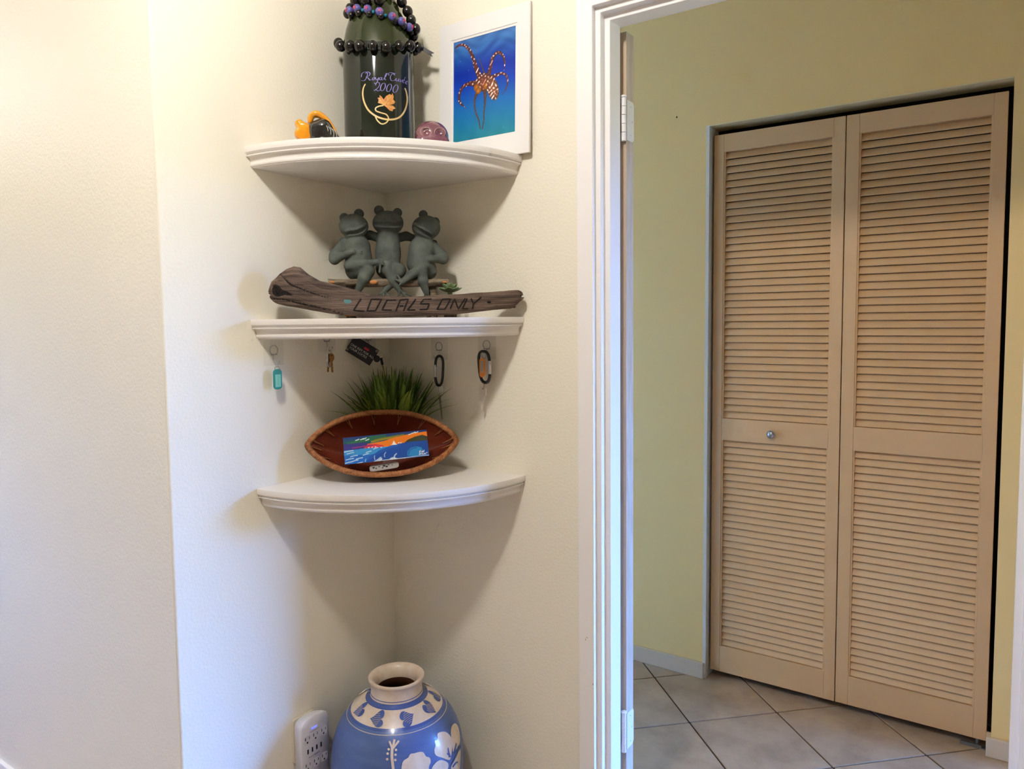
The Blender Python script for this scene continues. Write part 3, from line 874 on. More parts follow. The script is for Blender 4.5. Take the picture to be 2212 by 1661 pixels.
def octopus(U, V):
    asp = (oz1-oz0)/(ox1-ox0)
    C = np.zeros(U.shape+(3,))
    stops = [(0.0, (36,128,150)), (0.15, (30,122,168)), (0.35, (28,104,182)), (0.55, (20,62,176)), (0.68, (18,46,158)), (0.8, (28,74,164)), (0.92, (52,104,172)), (1.0, (66,112,178))]
    vv = V+0.02*np.sin(U*7)
    for c in range(3): C[..., c] = np.interp(vv, [s_[0] for s_ in stops], [s_[1][c] for s_ in stops])
    rip = np.sin(38*V+6*np.sin(5*U)+3*U)+0.6*np.sin(71*V-4*np.sin(9*U+1))
    m = np.clip((V-0.70)/0.2, 0, 1)
    C += (rip*12*m)[..., None]*np.array([0.7, 0.9, 1.0])
    C += (np.sin(23*U+11*V)*np.sin(19*V-7*U)*6*np.clip((0.3-V)/.3, 0, 1))[..., None]
    def dist(poly):
        best = np.full(U.shape, 9.0); par = np.zeros(U.shape)
        n_ = len(poly)
        for i in range(n_-1):
            (x0, y0, r0), (x1, y1, r1) = poly[i], poly[i+1]
            dx, dy = x1-x0, (y1-y0)*asp; px, py = U-x0, (V-y0)*asp
            t = np.clip((px*dx+py*dy)/(dx*dx+dy*dy+1e-9), 0, 1)
            d = np.hypot(px-t*dx, py-t*dy)/(r0+(r1-r0)*t)
            k = d < best; best = np.where(k, d, best); par = np.where(k, i+t, par)
        return best, par
    def cv(pts):
        out = []
        for q in smooth_line([(p[0], p[1], p[2]) for p in pts], 4):
            u, v = happly(H1, q[:2]); out.append((u, v, max(q[2], 1)/620*0.62))
        return out
    spots = (np.sin(U*127+3*np.sin(V*41))+np.sin(V*asp*109+2.5*np.sin(U*53+1.3))+np.sin(U*71-V*asp*93+2*np.sin(V*37)))/1.9
    def paint(d, col, sp=60, thr=0.35):
        nonlocal C
        m_ = np.clip((1-d)*6, 0, 1)[..., None]
        sh = (0.70+0.45*np.clip(1-d, 0, 1))[..., None]
        base = np.array(col)*sh + (np.clip(spots-thr, 0, 1)*sp*1.9)[..., None]*np.array([1, .97, .95])
        C = C*(1-m_)+base*m_
    arms = [
     [(375,458,14),(400,437,16),(445,432,18),(490,460,20),(525,520,25),(550,590,30),(575,680,38),(610,770,48)],
     [(590,575,4),(610,600,6),(640,690,10),(660,750,18)],
     [(690,760,34),(715,650,28),(735,570,26),(765,527,24),(805,515,22),(840,560,17),(852,620,12),(845,695,5)],
     [(720,770,34),(790,735,20),(840,730,18),(870,760,15),(876,820,12),(860,890,8),(818,946,3)],
     [(590,830,58),(500,828,30),(432,868,24),(402,950,20),(406,1010,20),(432,1046,15),(445,1052,5),(456,1064,4),(472,1085,3)],
     [(600,890,44),(565,950,22),(550,1040,14),(565,1130,12),(590,1200,10),(603,1282,9)],
     [(655,880,34),(655,1000,18),(645,1100,12),(640,1200,10),(625,1287,8)]]
    for i in (1, 5, 6): paint(dist(cv(arms[i]))[0], (84, 60, 52), 18, 0.5)
    for i in (0, 2, 3, 4): paint(dist(cv(arms[i]))[0], (88, 46, 44), 130, 0.45)
    u, v = happly(H1, (640, 815)); d = np.hypot((U-u)/0.145, (V-v)*asp/0.125); paint(d, (118, 66, 54), 120, 0.45)
    for (x, y) in ((572, 868), (664, 852), (590, 900)):
        u, v = happly(H1, (x, y)); paint(np.hypot((U-u)/0.05, (V-v)*asp/0.05), (176, 106, 40), 20, 0.6)
    u, v = happly(H1, (730, 880)); du, dv = U-u, (V-v)*asp
    a_ = 0.35; x_, y_ = du*math.cos(a_)+dv*math.sin(a_), -du*math.sin(a_)+dv*math.cos(a_)
    paint(np.hypot(x_/0.095, y_/0.175), (136, 84, 62), 110, 0.15)
    for (x, y) in ((416, 600), (497, 690), (830, 1270)):
        u, v = happly(H1, (x, y)); m_ = np.exp(-((U-u)**2+((V-v)*asp)**2)/0.00005)[..., None]; C = C*(1-m_*.6)+170*m_*.6
    return C
paint_grid('photo', 200, 264, lambda u, v: (ox0+(ox1-ox0)*u, -0.0004, oz0+(oz1-oz0)*v), octopus, 'photo_print', pr)

# ================================================================== frogs on the bench
BEN_D = 0.235
ba, bz = L(838, 603, BEN_D)[0], 1.3739
bench = dthing('twig_bench', 'little bark-covered wooden bench under the three frogs', 'bench', ba, BEN_D, bz)
kx = 1/6.703
def fr(x, y, dp, d0=BEN_D):
    """frog drawing coordinates -> metres in bench axes; dp counts towards the viewer"""
    a, z = L(x*kx+680, y*kx+420, d0); return np.array([a-ba, -dp*UN, z-bz])
UN = 0.000179
seat_z = fr(1000, 1228, 0)[2]; seat_b = fr(1000, 1335, 0)[2]
xl, xr = fr(212, 1280, 0)[0], fr(1922, 1280, 0)[0]
def rough_board(nx, x0, x1, y0, y1, z0, z1, amp):
    mb = MB(); ring = []
    m = 16
    for i in range(nx):
        x = x0+(x1-x0)*i/(nx-1)
        for k in range(m):
            a = 2*PI*k/m
            cy, cz = math.cos(a), math.sin(a)
            sq = 1/max(abs(cy), abs(cz))**0.75
            p = Vector((x*40, cy*2, cz*2+5))
            nz = mnoise.noise(p)*amp
            ex = (mnoise.noise(p*1.7)*0.004 if i in (0, nx-1) else 0)
            ring.append((x+ex, (y0+y1)/2+(y1-y0)/2*cy*sq*1.0+nz*cy, (z0+z1)/2+(z1-z0)/2*cz*sq+nz*cz))
    fs = []
    for i in range(nx-1):
        for k in range(m):
            fs.append((i*m+k, i*m+(k+1) % m, (i+1)*m+(k+1) % m, (i+1)*m+k))
    fs.append(tuple(range(m-1, -1, -1))); fs.append(tuple((nx-1)*m+k for k in range(m)))
    mb.add(ring, fs); return mb
rough_board(60, xl, xr, -0.045, 0.05, seat_b, seat_z-.001, 0.0022).build('seat', 'bark', bench, True, angle=0.8)
for (x, yy, w_, hh) in ((850, -0.0475, 95, 26), (260, -0.0475, 60, 16), (1860, -0.0475, 60, 14)):
    p = fr(x, 1285, 0)
    MB().ball((p[0], yy, p[2]), (w_*UN*.6, 0.0035, hh*UN*1.1), 14, 8).build('bare_patch', 'bare_wood', bench, True)
for (x, yy) in ((520, -0.02), (1692, -0.02), (520, 0.032), (1692, 0.032)):
    p = fr(x, 1400, 0)
    MB().tube([(p[0], yy, 0.0), (p[0]+.001, yy, seat_b*.5), (p[0], yy, seat_b+.004)], [0.0125, 0.0115, 0.012], 10).build('leg', 'bark', bench, True, angle=0.9)
for yy in (-0.045, ):
    p0, p1 = fr(430, 1500, 0)[0], fr(1860, 1500, 0)[0]
    MB().box(p0, p1, -0.034, -0.020, 0.006, 0.018).build('stretcher', 'bare_wood', bench, bevel=0.002)

frogs = dthing('frog_sculpture', 'grey-green stone sculpture of three grinning frogs arm in arm', 'figurine', ba, BEN_D, bz+seat_z)
def frog(nm, prims, eyes, mouth, head, label):
    P = lambda x, y, dp: fr(x, y, dp)-np.array([0, 0, seat_z])
    xs = [q for p in prims for q in (p[0][0], p[1][0])]; ys = [q for p in prims for q in (p[0][1], p[1][1])]
    lo = P(min(xs)-190, max(ys)+120, 420); hi = P(max(xs)+190, min(min(ys), min(e_[1] for e_ in eyes))-130, -330)
    s = SDF(lo, hi, 0.0017)
    for (p, q, r1, r2, k) in prims: s.cap(P(*p), P(*q), r1*UN, r2*UN, k*UN)
    hc, hr = head
    s.ell(P(*hc), (hr[0]*UN, hr[2]*UN, hr[1]*UN), 40*UN)
    for (ex, ey, ed, er) in eyes:
        s.cap(P(ex, ey, ed), P(ex*.6+hc[0]*.4, ey*.6+hc[1]*.4, ed), er*UN*1.06, er*UN*.8, 14*UN)
    # mouth: a groove along the snout
    mp = smooth_line([(m_[0], m_[1]) for m_ in mouth], 5)
    def dep(x, y, sc=1.0):
        q = 1-((x-hc[0])/(hr[0]))**2-((y-hc[1])/(hr[1]))**2
        return hc[2]+hr[2]*math.sqrt(max(q, 0.02))*sc
    for i in range(len(mp)-1):
        a, b = mp[i], mp[i+1]
        w = 19*math.sin(PI*(i+1)/(len(mp)+1))+6
        for (dy, rr) in ((-34, 17), (33, 17)):
            s.cap(P(a[0], a[1]+dy, dep(a[0], a[1]+dy)), P(b[0], b[1]+dy, dep(b[0], b[1]+dy)), rr*UN, rr*UN, 16*UN)
    for i in range(len(mp)-1):
        a, b = mp[i], mp[i+1]
        w = 27*math.sin(PI*(i+1)/(len(mp)+1))+8
        s.cap(P(a[0], a[1], dep(*a)+6), P(b[0], b[1], dep(*b)+6), w*UN, w*UN, 0, True)
    v, f = s.mesh()
    o = mesh_obj(nm, v, f, 'frog_stone', frogs, True)
    for (ex, ey, ed, er) in eyes:
        c = P(ex, ey, ed+8)
        MB().ball(c, er*UN*1.14, 16, 12).build('eye', 'frog_eye', o, True)
    return o
def toes(base, tips, r=15): return [(base, t, r*1.25, r*.8, 12) for t in tips]
# middle frog
pm = [((1060,680,20),(1060,850,40),165,165,0), ((1060,850,40),(1060,1060,50),165,175,60), ((1060,560,20),(1060,660,20),110,140,40),
      ((985,640,-30),(800,575,-110),70,62,40), ((800,575,-110),(560,640,-130),60,50,30), ((560,640,-130),(390,655,-60),48,36,20),
      ((1140,640,-30),(1330,590,-110),70,60,40), ((1330,590,-110),(1560,660,-130),60,50,30), ((1560,660,-130),(1745,690,-50),48,34,20),
      ((1000,1100,60),(1020,1090,200),90,80,40), ((1030,1080,210),(1120,1250,220),62,66,30), ((1120,1250,220),(1225,1400,215),62,40,20),
      ((1130,1120,60),(1215,1115,190),95,98,40), ((1215,1115,190),(1110,1290,180),80,62,30), ((1110,1290,180),(1010,1410,190),60,40,20)]
pm += toes((1225,1400,215), [(1375,1478,230),(1300,1482,240),(1200,1478,240)]) + toes((1010,1410,190), [(925,1460,215),(990,1480,225),(1065,1468,220)])
frog('frog', pm, [(930,238,40,62),(1196,272,40,58)], [(880,440),(960,452),(1060,462),(1160,462),(1250,448)], ((1060,422,60),(216,172,176)), None)
# left frog
pl_ = [((620,780,40),(640,1000,55),182,190,0), ((590,640,40),(610,760,40),120,150,40),
       ((440,700,10),(300,880,40),70,82,50), ((300,900,40),(290,940,60),84,76,30), ((290,940,60),(480,875,200),74,46,25), ((480,875,200),(560,850,220),46,44,15),
       ((575,1110,20),(640,1110,60),125,120,60), ((500,1045,140),(700,1030,230),72,58,40), ((700,1030,230),(860,1005,260),56,44,20), ((860,1005,260),(950,990,280),42,38,15),
       ((700,1120,120),(775,1130,220),100,88,40), ((775,1120,220),(710,1240,240),84,84,30), ((710,1240,240),(625,1410,230),80,42,20)]
pl_ += toes((560,850,220), [(690,838,225),(680,872,235),(640,905,235)], 12) + toes((950,990,280), [(925,955,315),(985,1040,300),(935,1150,290)], 17) + toes((625,1410,230), [(560,1470,250),(630,1480,260)])
frog('frog', pl_, [(430,348,40,60),(640,288,40,62)], [(462,592),(520,575),(600,570),(690,530),(745,482)], ((566,468,70),(202,168,172)), None)
# right frog
prg = [((1540,800,40),(1520,1000,55),182,190,0), ((1580,660,40),(1550,780,40),120,150,40),
       ((1720,760,10),(1840,900,40),72,84,50), ((1840,900,40),(1850,935,70),86,78,30), ((1850,935,70),(1690,950,190),74,52,25), ((1690,950,190),(1560,970,230),50,40,15),
       ((1600,1110,20),(1640,1110,50),120,125,60), ((1600,1060,130),(1560,1060,210),90,72,40), ((1560,1060,210),(1400,1170,270),66,62,30), ((1400,1170,270),(1260,1290,285),60,38,20),
       ((1480,1150,120),(1535,1150,200),95,84,40), ((1535,1150,200),(1550,1270,225),78,76,30), ((1550,1270,225),(1600,1430,220),74,42,20)]
prg += toes((1560,970,230), [(1500,965,245),(1500,1000,250),(1470,985,240)], 12) + toes((1260,1290,285), [(1185,1190,290),(1160,1250,300),(1215,1330,300)], 16) + toes((1600,1430,220), [(1570,1490,240),(1640,1490,240)])
frog('frog', prg, [(1568,302,40,58),(1742,402,40,56)], [(1432,480),(1490,530),(1560,572),(1620,600),(1668,628)], ((1608,488,70),(202,170,172)), None)

# ================================================================== succulent
sua, suz = L(972, 627, 0.301)
su = dthing('succulent', 'small pale green succulent rosette right of the bench', 'succulent', sua, 0.301, 1.3739)
MB().lathe([(0.0, 0.0), (0.016, 0.0), (0.019, 0.03), (0.020, 0.036), (0.0, 0.034)], 20).build('pot', 'bark', su, True, angle=0.6)
hh = suz-1.3739
MB().tube([(0,0,.03), (0,0,hh-.004)], .006, 8).build('stem', 'succulent', su)
lf = None
for ring_, (n, tilt, ln) in enumerate(((7, 12, .032), (6, 34, .026), (5, 58, .019))):
    for k in range(n):
        if lf is None:
            mb = MB(); vs = []
            prof_ = [(0,.006,.003),(.3,.013,.0045),(.6,.016,.0045),(.85,.010,.003),(1,.001,.001)]
            for (t, w_, th) in prof_:
                for q in range(8):
                    a = 2*PI*q/8; vs.append((t, w_*26*math.cos(a), th*22*math.sin(a)+0.12*t*t))
            fs = [(i*8+q, i*8+(q+1) % 8, (i+1)*8+(q+1) % 8, (i+1)*8+q) for i in range(4) for q in range(8)]
            mb.add(vs, fs); lf = mb.build('leaf', 'succulent', su, True); l_ = lf
        else: l_ = clone(lf, su)
        l_.location = (0, 0, hh-.004+.003*ring_); l_.scale = (ln, ln, ln)
        l_.rotation_euler = (0, -math.radians(tilt), 2*PI*(k+.5*ring_)/n)

# ================================================================== driftwood sign
DWD = 0.345
da = 0.017
dw = dthing('driftwood_sign', 'weathered driftwood branch carved LOCALS ONLY along the middle shelf', 'sign', da, DWD, 1.3739)
def dwp(x, y, off=0.0):
    a, z = L(x/3.3515+500, y/3.3515+560, DWD+off); return a-da, z-1.3739
top = [(283,215),(300,168),(350,112),(400,78),(455,57),(500,62),(560,112),(640,158),(820,205),(1000,257),(1100,268),(1300,272),(1500,262),(1700,250),(1900,235),(2000,228),(2068,224),(2092,240)]
bot_ = [(283,296),(330,318),(400,336),(560,365),(800,402),(950,420),(1100,418),(1300,413),(1500,405),(1700,390),(1850,372),(1960,362),(2020,358),(2060,330),(2092,292)]
NX, NK = 400, 110
tx = np.array([dwp(*p) for p in top]); bx_ = np.array([dwp(*p) for p in bot_])
def dw_edges(x): return float(np.interp(x, tx[:, 0], tx[:, 1])), max(0.0002, float(np.interp(x, bx_[:, 0], bx_[:, 1])))
cracks = [([(362,118),(395,150),(430,182),(500,212),(580,242),(660,268),(745,298)], 6.5, .011), ([(290,285),(380,292),(500,318),(640,352),(800,392)], 6, .010),
          ([(302,190),(330,225),(350,260),(400,250),(440,262)], 9, .009), ([(900,300),(1100,330)], 2, .002), ([(1500,300),(1800,285)], 2, .002)]
ck = [(np.array([dwp(*q) for q in smooth_line(c[0], 5)]), c[1]/3.3515/845, c[2]) for c in cracks]
vs = []
X0, X1 = tx[0, 0], tx[-1, 0]
for i in range(NX):
    u = i/(NX-1); x = X0+(X1-X0)*u
    zt, zb = dw_edges(x); zc, hz = (zt+zb)/2, (zt-zb)/2
    hd = 0.022+0.006*math.exp(-((u-.06)/.1)**2)-0.004*u
    fade = min(1, (u/0.012)**.5, ((1-u)/0.006)**.5) if 0 < u < 1 else 0.0
    for k in range(NK):
        a = 2*PI*k/NK
        c, s_ = math.cos(a), math.sin(a)
        e = 0.62
        yy = math.copysign(abs(c)**e, c)*hd; zz = math.copysign(abs(s_)**e, s_)*hz
        P_ = Vector((x*9, c*1.2, s_*1.2))
        nz = 1+0.05*mnoise.noise(P_*2)+0.035*mnoise.noise(Vector((x*22, c*7, s_*7)))+0.04*mnoise.noise(Vector((x*9, c*15, s_*15)))
        jag = 0.0
        if u > 0.965: jag = 0.010*mnoise.noise(Vector((c*4, s_*6, 3)))*(u-0.965)/0.035
        if u < 0.03: jag = 0.006*mnoise.noise(Vector((c*4, s_*5, 9)))*(0.03-u)/0.03
        y_, z_ = yy*(1+(nz-1))*(.55+.45*fade), zc+zz*nz*(0.5+0.5*fade)
        if c < 0.15:
            for (line, wd, dp) in ck:
                if not (line[:, 0].min()-.01 < x < line[:, 0].max()+.01): continue
                dd = np.min(np.hypot(line[:, 0]-x, line[:, 1]-z_))
                if dd < wd*2: y_ += .35*dp*math.exp(-(dd/wd)**2)*(1 if c < -.3 else .4)
        vs.append((x+jag, y_, max(z_, 0.0004)))
fs = [(i*NK+k, i*NK+(k+1) % NK, (i+1)*NK+(k+1) % NK, (i+1)*NK+k) for i in range(NX-1) for k in range(NK)]
fs.append(tuple(range(NK-1, -1, -1))); fs.append(tuple((NX-1)*NK+k for k in range(NK)))
wood = mesh_obj('branch', vs, fs, 'driftwood', dw, True, angle=1.0)
DV = np.array(vs).reshape(NX, NK, 3)
def dw_front(x, z):
    i = int(round((x-X0)/(X1-X0)*(NX-1))); i = max(0, min(NX-1, i))
    row = DV[i]; m = row[:, 1] < 0.004; row = row[m]; o_ = np.argsort(row[:, 2])
    return float(np.interp(z, row[o_, 2], row[o_, 1]))
def carve(pts, w0=5.4, mat='burnt_and_shade', nm='carved_letter'):
    mb = MB()
    for st in pts:
        q = []
        for i in range(len(st)-1):
            for t in np.linspace(0, 1, 7)[(0 if i == 0 else 1):]: q.append(np.array(st[i])*(1-t)+np.array(st[i+1])*t)
        P3 = []
        for p in q:
            x, z = dwp(p[0], p[1], 0.02); P3.append((x, dw_front(x, z)-0.0004, z))
        mb.tube(P3, w0/3.3515/870, 6, flat=1.0)
    return mb.build(nm, mat, dw)
carve([[(938,285),(884,370)],[(884,370),(962,376)]])
carve([[(1012,290),(982,374),(1042,372),(1086,290),(1012,290)]])
carve([[(1192,294),(1126,296),(1090,366),(1160,368)]])
carve([[(1190,374),(1222,294),(1280,288),(1246,374)],[(1216,338),(1244,336)]])
carve([[(1334,290),(1274,368),(1330,366)]])
carve([[(1450,288),(1392,290),(1366,322),(1432,322),(1416,362),(1362,364)]])
carve([[(1528,288),(1488,362),(1544,362),(1588,286),(1528,288)]])
carve([[(1584,358),(1616,286),(1642,360),(1692,282)]])
carve([[(1706,284),(1672,358),(1712,356)]])
carve([[(1736,284),(1752,322),(1808,274)],[(1752,322),(1744,360)]])
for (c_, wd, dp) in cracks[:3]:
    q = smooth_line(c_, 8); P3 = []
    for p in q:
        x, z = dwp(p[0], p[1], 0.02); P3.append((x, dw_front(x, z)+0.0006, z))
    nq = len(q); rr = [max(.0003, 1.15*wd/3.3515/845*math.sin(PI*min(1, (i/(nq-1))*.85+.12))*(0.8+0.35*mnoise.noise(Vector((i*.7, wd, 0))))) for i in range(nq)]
    MB().tube(P3, rr, 8).build('crack_shade', 'burnt_and_shade', dw, True)  # dark tube laid in the groove as painted shade
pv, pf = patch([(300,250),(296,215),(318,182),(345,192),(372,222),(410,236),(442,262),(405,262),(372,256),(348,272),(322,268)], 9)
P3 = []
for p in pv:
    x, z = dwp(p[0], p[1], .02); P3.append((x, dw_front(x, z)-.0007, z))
mesh_obj('hollow_shade', P3, pf, 'burnt_and_shade', dw)  # flat dark patch painting the shade of a hollow
x, z = dwp(1866, 309, .02); MB().ball((x, dw_front(x, z)-.0002, z), (.0052, .0016, .0034), 12, 8).build('peg_hole', 'burnt_and_shade', dw, True)
for k in range(9):
    x, z = dwp(2040+4*(k % 3), 236+13*k, 0.0); yy = random.uniform(-.012, .012)
    MB().tube([(x-.012, yy, z), (x+.002, yy*.9, z+random.uniform(-.002, .002)), (x+random.uniform(.008, .017)-.0009*k, yy*.8, z+random.uniform(-.003, .003))], [.0048, .0038, .0008], 6).build('splinter', 'driftwood', dw, True)
pv, pf = patch([(815,292),(862,293),(872,308),(852,322),(826,320),(812,306)], 8)
P3 = []
for p in pv:
    x, z = dwp(p[0], p[1], .02); P3.append((x, dw_front(x, z)-.0006, z))
mesh_obj('paint_fleck', P3, pf, 'teal_paint', dw)

# ================================================================== adhesive hooks
def hook(origin, face, label, w=0.058, hgt=0.062, length=0.035):
    """clear pad on a wall with a wire ring and hook; face = 'x' on the left wall, 'y' on the door wall"""
    rz = PI/2 if face == 'x' else 0.0
    t = thing('adhesive_hook', label, 'hook', origin, rz, 'clear adhesive hooks')
    MB().box(-w/2, w/2, -0.0012, -0.0002, -hgt/2, hgt/2).build('pad', 'clear_plastic', t)
    MB().lathe([(0.0, 0.0), (0.0115, 0.0), (0.0115, 0.002), (0.0, 0.002)], 24).v
    ring = MB().tube([(0.0115*math.cos(a), -0.0022, 0.006+0.0115*math.sin(a)) for a in np.linspace(0, 2*PI, 24, endpoint=False)], 0.0009, 6, True)
    ring.build('ring', 'clear_edge', t, True)
    MB().box(-0.009, 0.009, -0.004, -0.0014, -0.0055, -0.003).build('bar', 'clear_edge', t)
    hk = smooth_line([(0, -0.003, -0.004), (0, -0.0045, -0.018), (0, -0.007, -0.026), (0, -0.014, -0.029), (0, -0.021, -0.025), (0, -0.024, -0.018)], 5)
    MB().tube(hk, 0.0014, 8).build('wire_hook', 'nickel', t, True)
    return t
hook((0.0, -0.404, 1.293), 'x', 'clear adhesive wall hook holding the teal key tag')
hook((0.0, -0.236, 1.320), 'x', 'clear adhesive wall hook holding the silver carabiner keys')
hook((0.0, -0.085, 1.318), 'x', 'clear adhesive wall hook near the corner holding the dark card')
hook((0.187, 0.0, 1.290), 'y', 'clear adhesive wall hook holding the plain black carabiner')
hook((0.349, 0.0, 1.296), 'y', 'clear adhesive wall hook holding the carabiner with orange tag')

def torus(mb, c, R, r, axis, seg=20):
    ax = Vector(axis).normalized(); u = ax.orthogonal().normalized(); w = ax.cross(u)
    mb.tube([Vector(c)+u*(R*math.cos(a))+w*(R*math.sin(a)) for a in np.linspace(0, 2*PI, seg, endpoint=False)], r, 6, True)
def rounded(w, h, r, n=5, cx=0, cz=0):
    p = []
    for (sx, sz, a0) in ((1,-1,-PI/2), (1,1,0), (-1,1,PI/2), (-1,-1,PI)):
        for k in range(n+1):
            a = a0+PI/2*k/n; p.append((cx+sx*(w/2-r)+r*math.cos(a), cz+sz*(h/2-r)+r*math.sin(a)))
    return p
# everything hanging is modelled in the wall's own plane: x along the wall, z up, -y off the wall
def hung(name, label, wall, px, py, off):
    if wall == 'x':
        p = at(px, py, 0, off); t = thing(name, label, 'key tag' if 'tag' in name else 'keys', tuple(p), PI/2)
    else:
        p = at(px, py, 1, -off); t = thing(name, label, 'keys', tuple(p), 0)
    return t
# teal tag
t = hung('key_tag', 'teal plastic key tag with a pale label on the left wall', 'x', 599, 800, 0.022)
MB().prism(rounded(0.0245, 0.049, 0.0085, 5, 0, -0.0215)[0:], -0.0015, 0.0015, 'y').build('tag', 'tag_teal', t, bevel=0.0005)
MB().box(-0.0078, 0.0078, -0.0022, -0.0015, -0.040, -0.010).build('label_insert', 'tag_mint', t)
mb = MB()
for k in range(6): mb.tube([(-0.003+.0012*(k % 2), -0.0023, -0.013-.0042*k), (0.002-.001*(k % 3), -0.0023, -0.0145-.0042*k), (0.003, -0.0023, -0.0125-.0042*k)], 0.0003, 4)
mb.build('handwriting', 'teal_paint', t)
mb = MB(); torus(mb, (0, 0, 0.0035), 0.0062, 0.0006, (0.3, 1, 0)); mb.build('split_ring', 'brass', t, True)
# carabiner builder
def carabiner(t, w, hgt, r, body, gate_side, gmat, lean=0.0):
    pts = []
    for k in range(40):
        a = 2*PI*k/40
        c, s_ = math.cos(a), math.sin(a)
        x = math.copysign(abs(c)**.8, c)*w/2*(1+0.12*s_); z = math.copysign(abs(s_)**.62, s_)*hgt/2
        pts.append((x+lean*z, 0, z-hgt/2))
    MB().tube(pts, r, 10, True).build('carabiner', body, t, True)
    gx = gate_side*(w/2)*1.0
    MB().tube([(gx*1.05+lean*hgt*.18, -0.0002, -hgt*.30), (gx*.96-lean*hgt*.2, -0.0002, -hgt*.72)], r*1.12, 10).build('gate', gmat, t, True)
# key builder
def key(mb_name, mat, t, z0, scale=1.0, head='round', rot=0.0, x0=0.0, y0=0.0, blade=0.03, parent=None):
    m_ = Matrix.Translation((x0, y0, z0)) @ Matrix.Rotation(rot, 4, 'Y')
    if head == 'round': o_ = [(0.0085*math.cos(a), -0.009+0.0105*math.sin(a)) for a in np.linspace(PI*1.5+.35, PI*3.5-.35, 18)]
    else: o_ = rounded(0.0195, 0.0215, 0.004, 4, 0, -0.0105)[::1]
    if head == 'round':
        bl_ = [(-0.0028, -0.0195), (-0.0028, -0.0195-blade), (0.0, -0.0225-blade), (0.0022, -0.0195-blade)]
        n_ = 6
        for k in range(n_):
            zz = -0.0195-blade*(n_-k)/n_; bl_ += [(0.0014 if k % 2 else 0.0026, zz+.001)]
        bl_ += [(0.0032, -0.0195)]
        poly = o_+bl_
    else:
        poly = None
    mb = MB()
    if poly: mb.prism(poly, -0.001, 0.001, 'y')
    else:
        mb.prism(o_, -0.0022, 0.0022, 'y')
        mb.prism([(0.0045, -0.020), (-0.0045, -0.020), (-0.0022, -0.020-blade*.72), (-0.0035, -0.020-blade*.80), (-0.0018, -0.022-blade), (0.0018, -0.022-blade), (0.0035, -0.020-blade*.80), (0.0022, -0.020-blade*.72)][::-1], -0.001, 0.001, 'y')
    mb.v = [tuple(m_ @ Vector([c*scale for c in p])) for p in mb.v]
    k_ = mb.build('key', mat, t)
    hb = MB().ball((0, 0, 0), (0.0055*scale, 0.0026 if head != 'round' else 0.0014, 0.0022*scale), 12, 6)
    c = m_ @ Vector((0, 0, (-0.0035 if head != 'round' else -0.004)*scale)); hb.v = [tuple(Vector(p)+c) for p in hb.v]
    hb.build('key_hole', 'slot_black', k_)
    return k_
# silver carabiner with brass keys
t = hung('key_bunch', 'bunch of brass keys on a small silver carabiner, left wall', 'x', 711, 750, 0.045)
carabiner(t, 0.014, 0.050, 0.0022, 'nickel', -1, 'gate_white', 0.05)
key('key', 'brass', t, -0.017, 1.0, rot=-0.05, x0=0.003, y0=-0.004, blade=0.026)
key('key', 'brass', t, -0.018, 0.98, rot=0.12, x0=0.002, y0=0.003, blade=0.025)
# navy card with a key
cd_ = 0.12
ca, cz_ = L(782.5, 757, cd_)
t = dthing('key_card', 'dark navy key card with white print and a black key, near corner', 'keys', ca, cd_, cz_)
ang = math.radians(-33.5)
Rt = Matrix.Rotation(-ang, 4, 'Y')
MB().box(-0.0385, 0.0385, -0.0008, 0.0008, -0.0245, 0.0245, Rt).build('card', 'card_navy', t, bevel=0.0004)
Tx = Rt @ Matrix.Translation((0, -0.0010, 0)) @ Matrix.Rotation(PI/2, 4, 'X')
text_obj('lettering', 'ONE KEY FOR ALL', 0.0088, 'print_white', t, Rt @ Matrix.Translation((0.001, -0.0010, -0.0015)) @ Matrix.Rotation(PI/2, 4, 'X'))
text_obj('lettering', 'YOUR LOCKS', 0.0088, 'print_white', t, Rt @ Matrix.Translation((-0.007, -0.0010, -0.0105)) @ Matrix.Rotation(PI/2, 4, 'X'))
pp = MB().prism(rounded(0.016, 0.0065, 0.003, 4, 0.008, 0.0095), -0.0011, -0.0008, 'y'); pp.v = [tuple(Rt @ Vector(p)) for p in pp.v]
pp.build('red_badge', 'print_red', t)
for (x, z) in ((0.034, 0.0195), (-0.0355, -0.018)):
    mb = MB(); torus(mb, Rt @ Vector((x, -0.001, z)), 0.0026, 0.0009, Rt @ Vector((0, 1, 0)), 14); mb.build('eyelet', 'nickel', t, True)
p = Rt @ Vector((0.036, -0.002, 0.0195))
mb = MB(); torus(mb, (p.x+.006, p.y, p.z-.009), 0.011, 0.0007, (0.5, 1, 0)); mb.build('split_ring', 'nickel', t, True)
def cpx(x, y):
    a, z = L(x/7.373+560, y/7.373+720, cd_+.006); return a-ca, z-cz_
h0, h1, h2, h3 = cpx(1872, 405), cpx(1940, 390), cpx(1962, 500), cpx(2000, 682)
MB().ball((h0[0], -0.006, h0[1]), (0.0088, 0.002, 0.0095), 16, 10).build('key_head', 'anodised_black', t, True)
MB().tube([(h1[0], -0.007, h1[1]), (h2[0], -0.007, h2[1])], 0.0036, 8).build('key_shoulder', 'anodised_black', t, True)
MB().tube([(h2[0], -0.007, h2[1]), (h3[0], -0.007, h3[1])], [0.0016, 0.0008], 6).build('key_blade', 'brass', t, True)
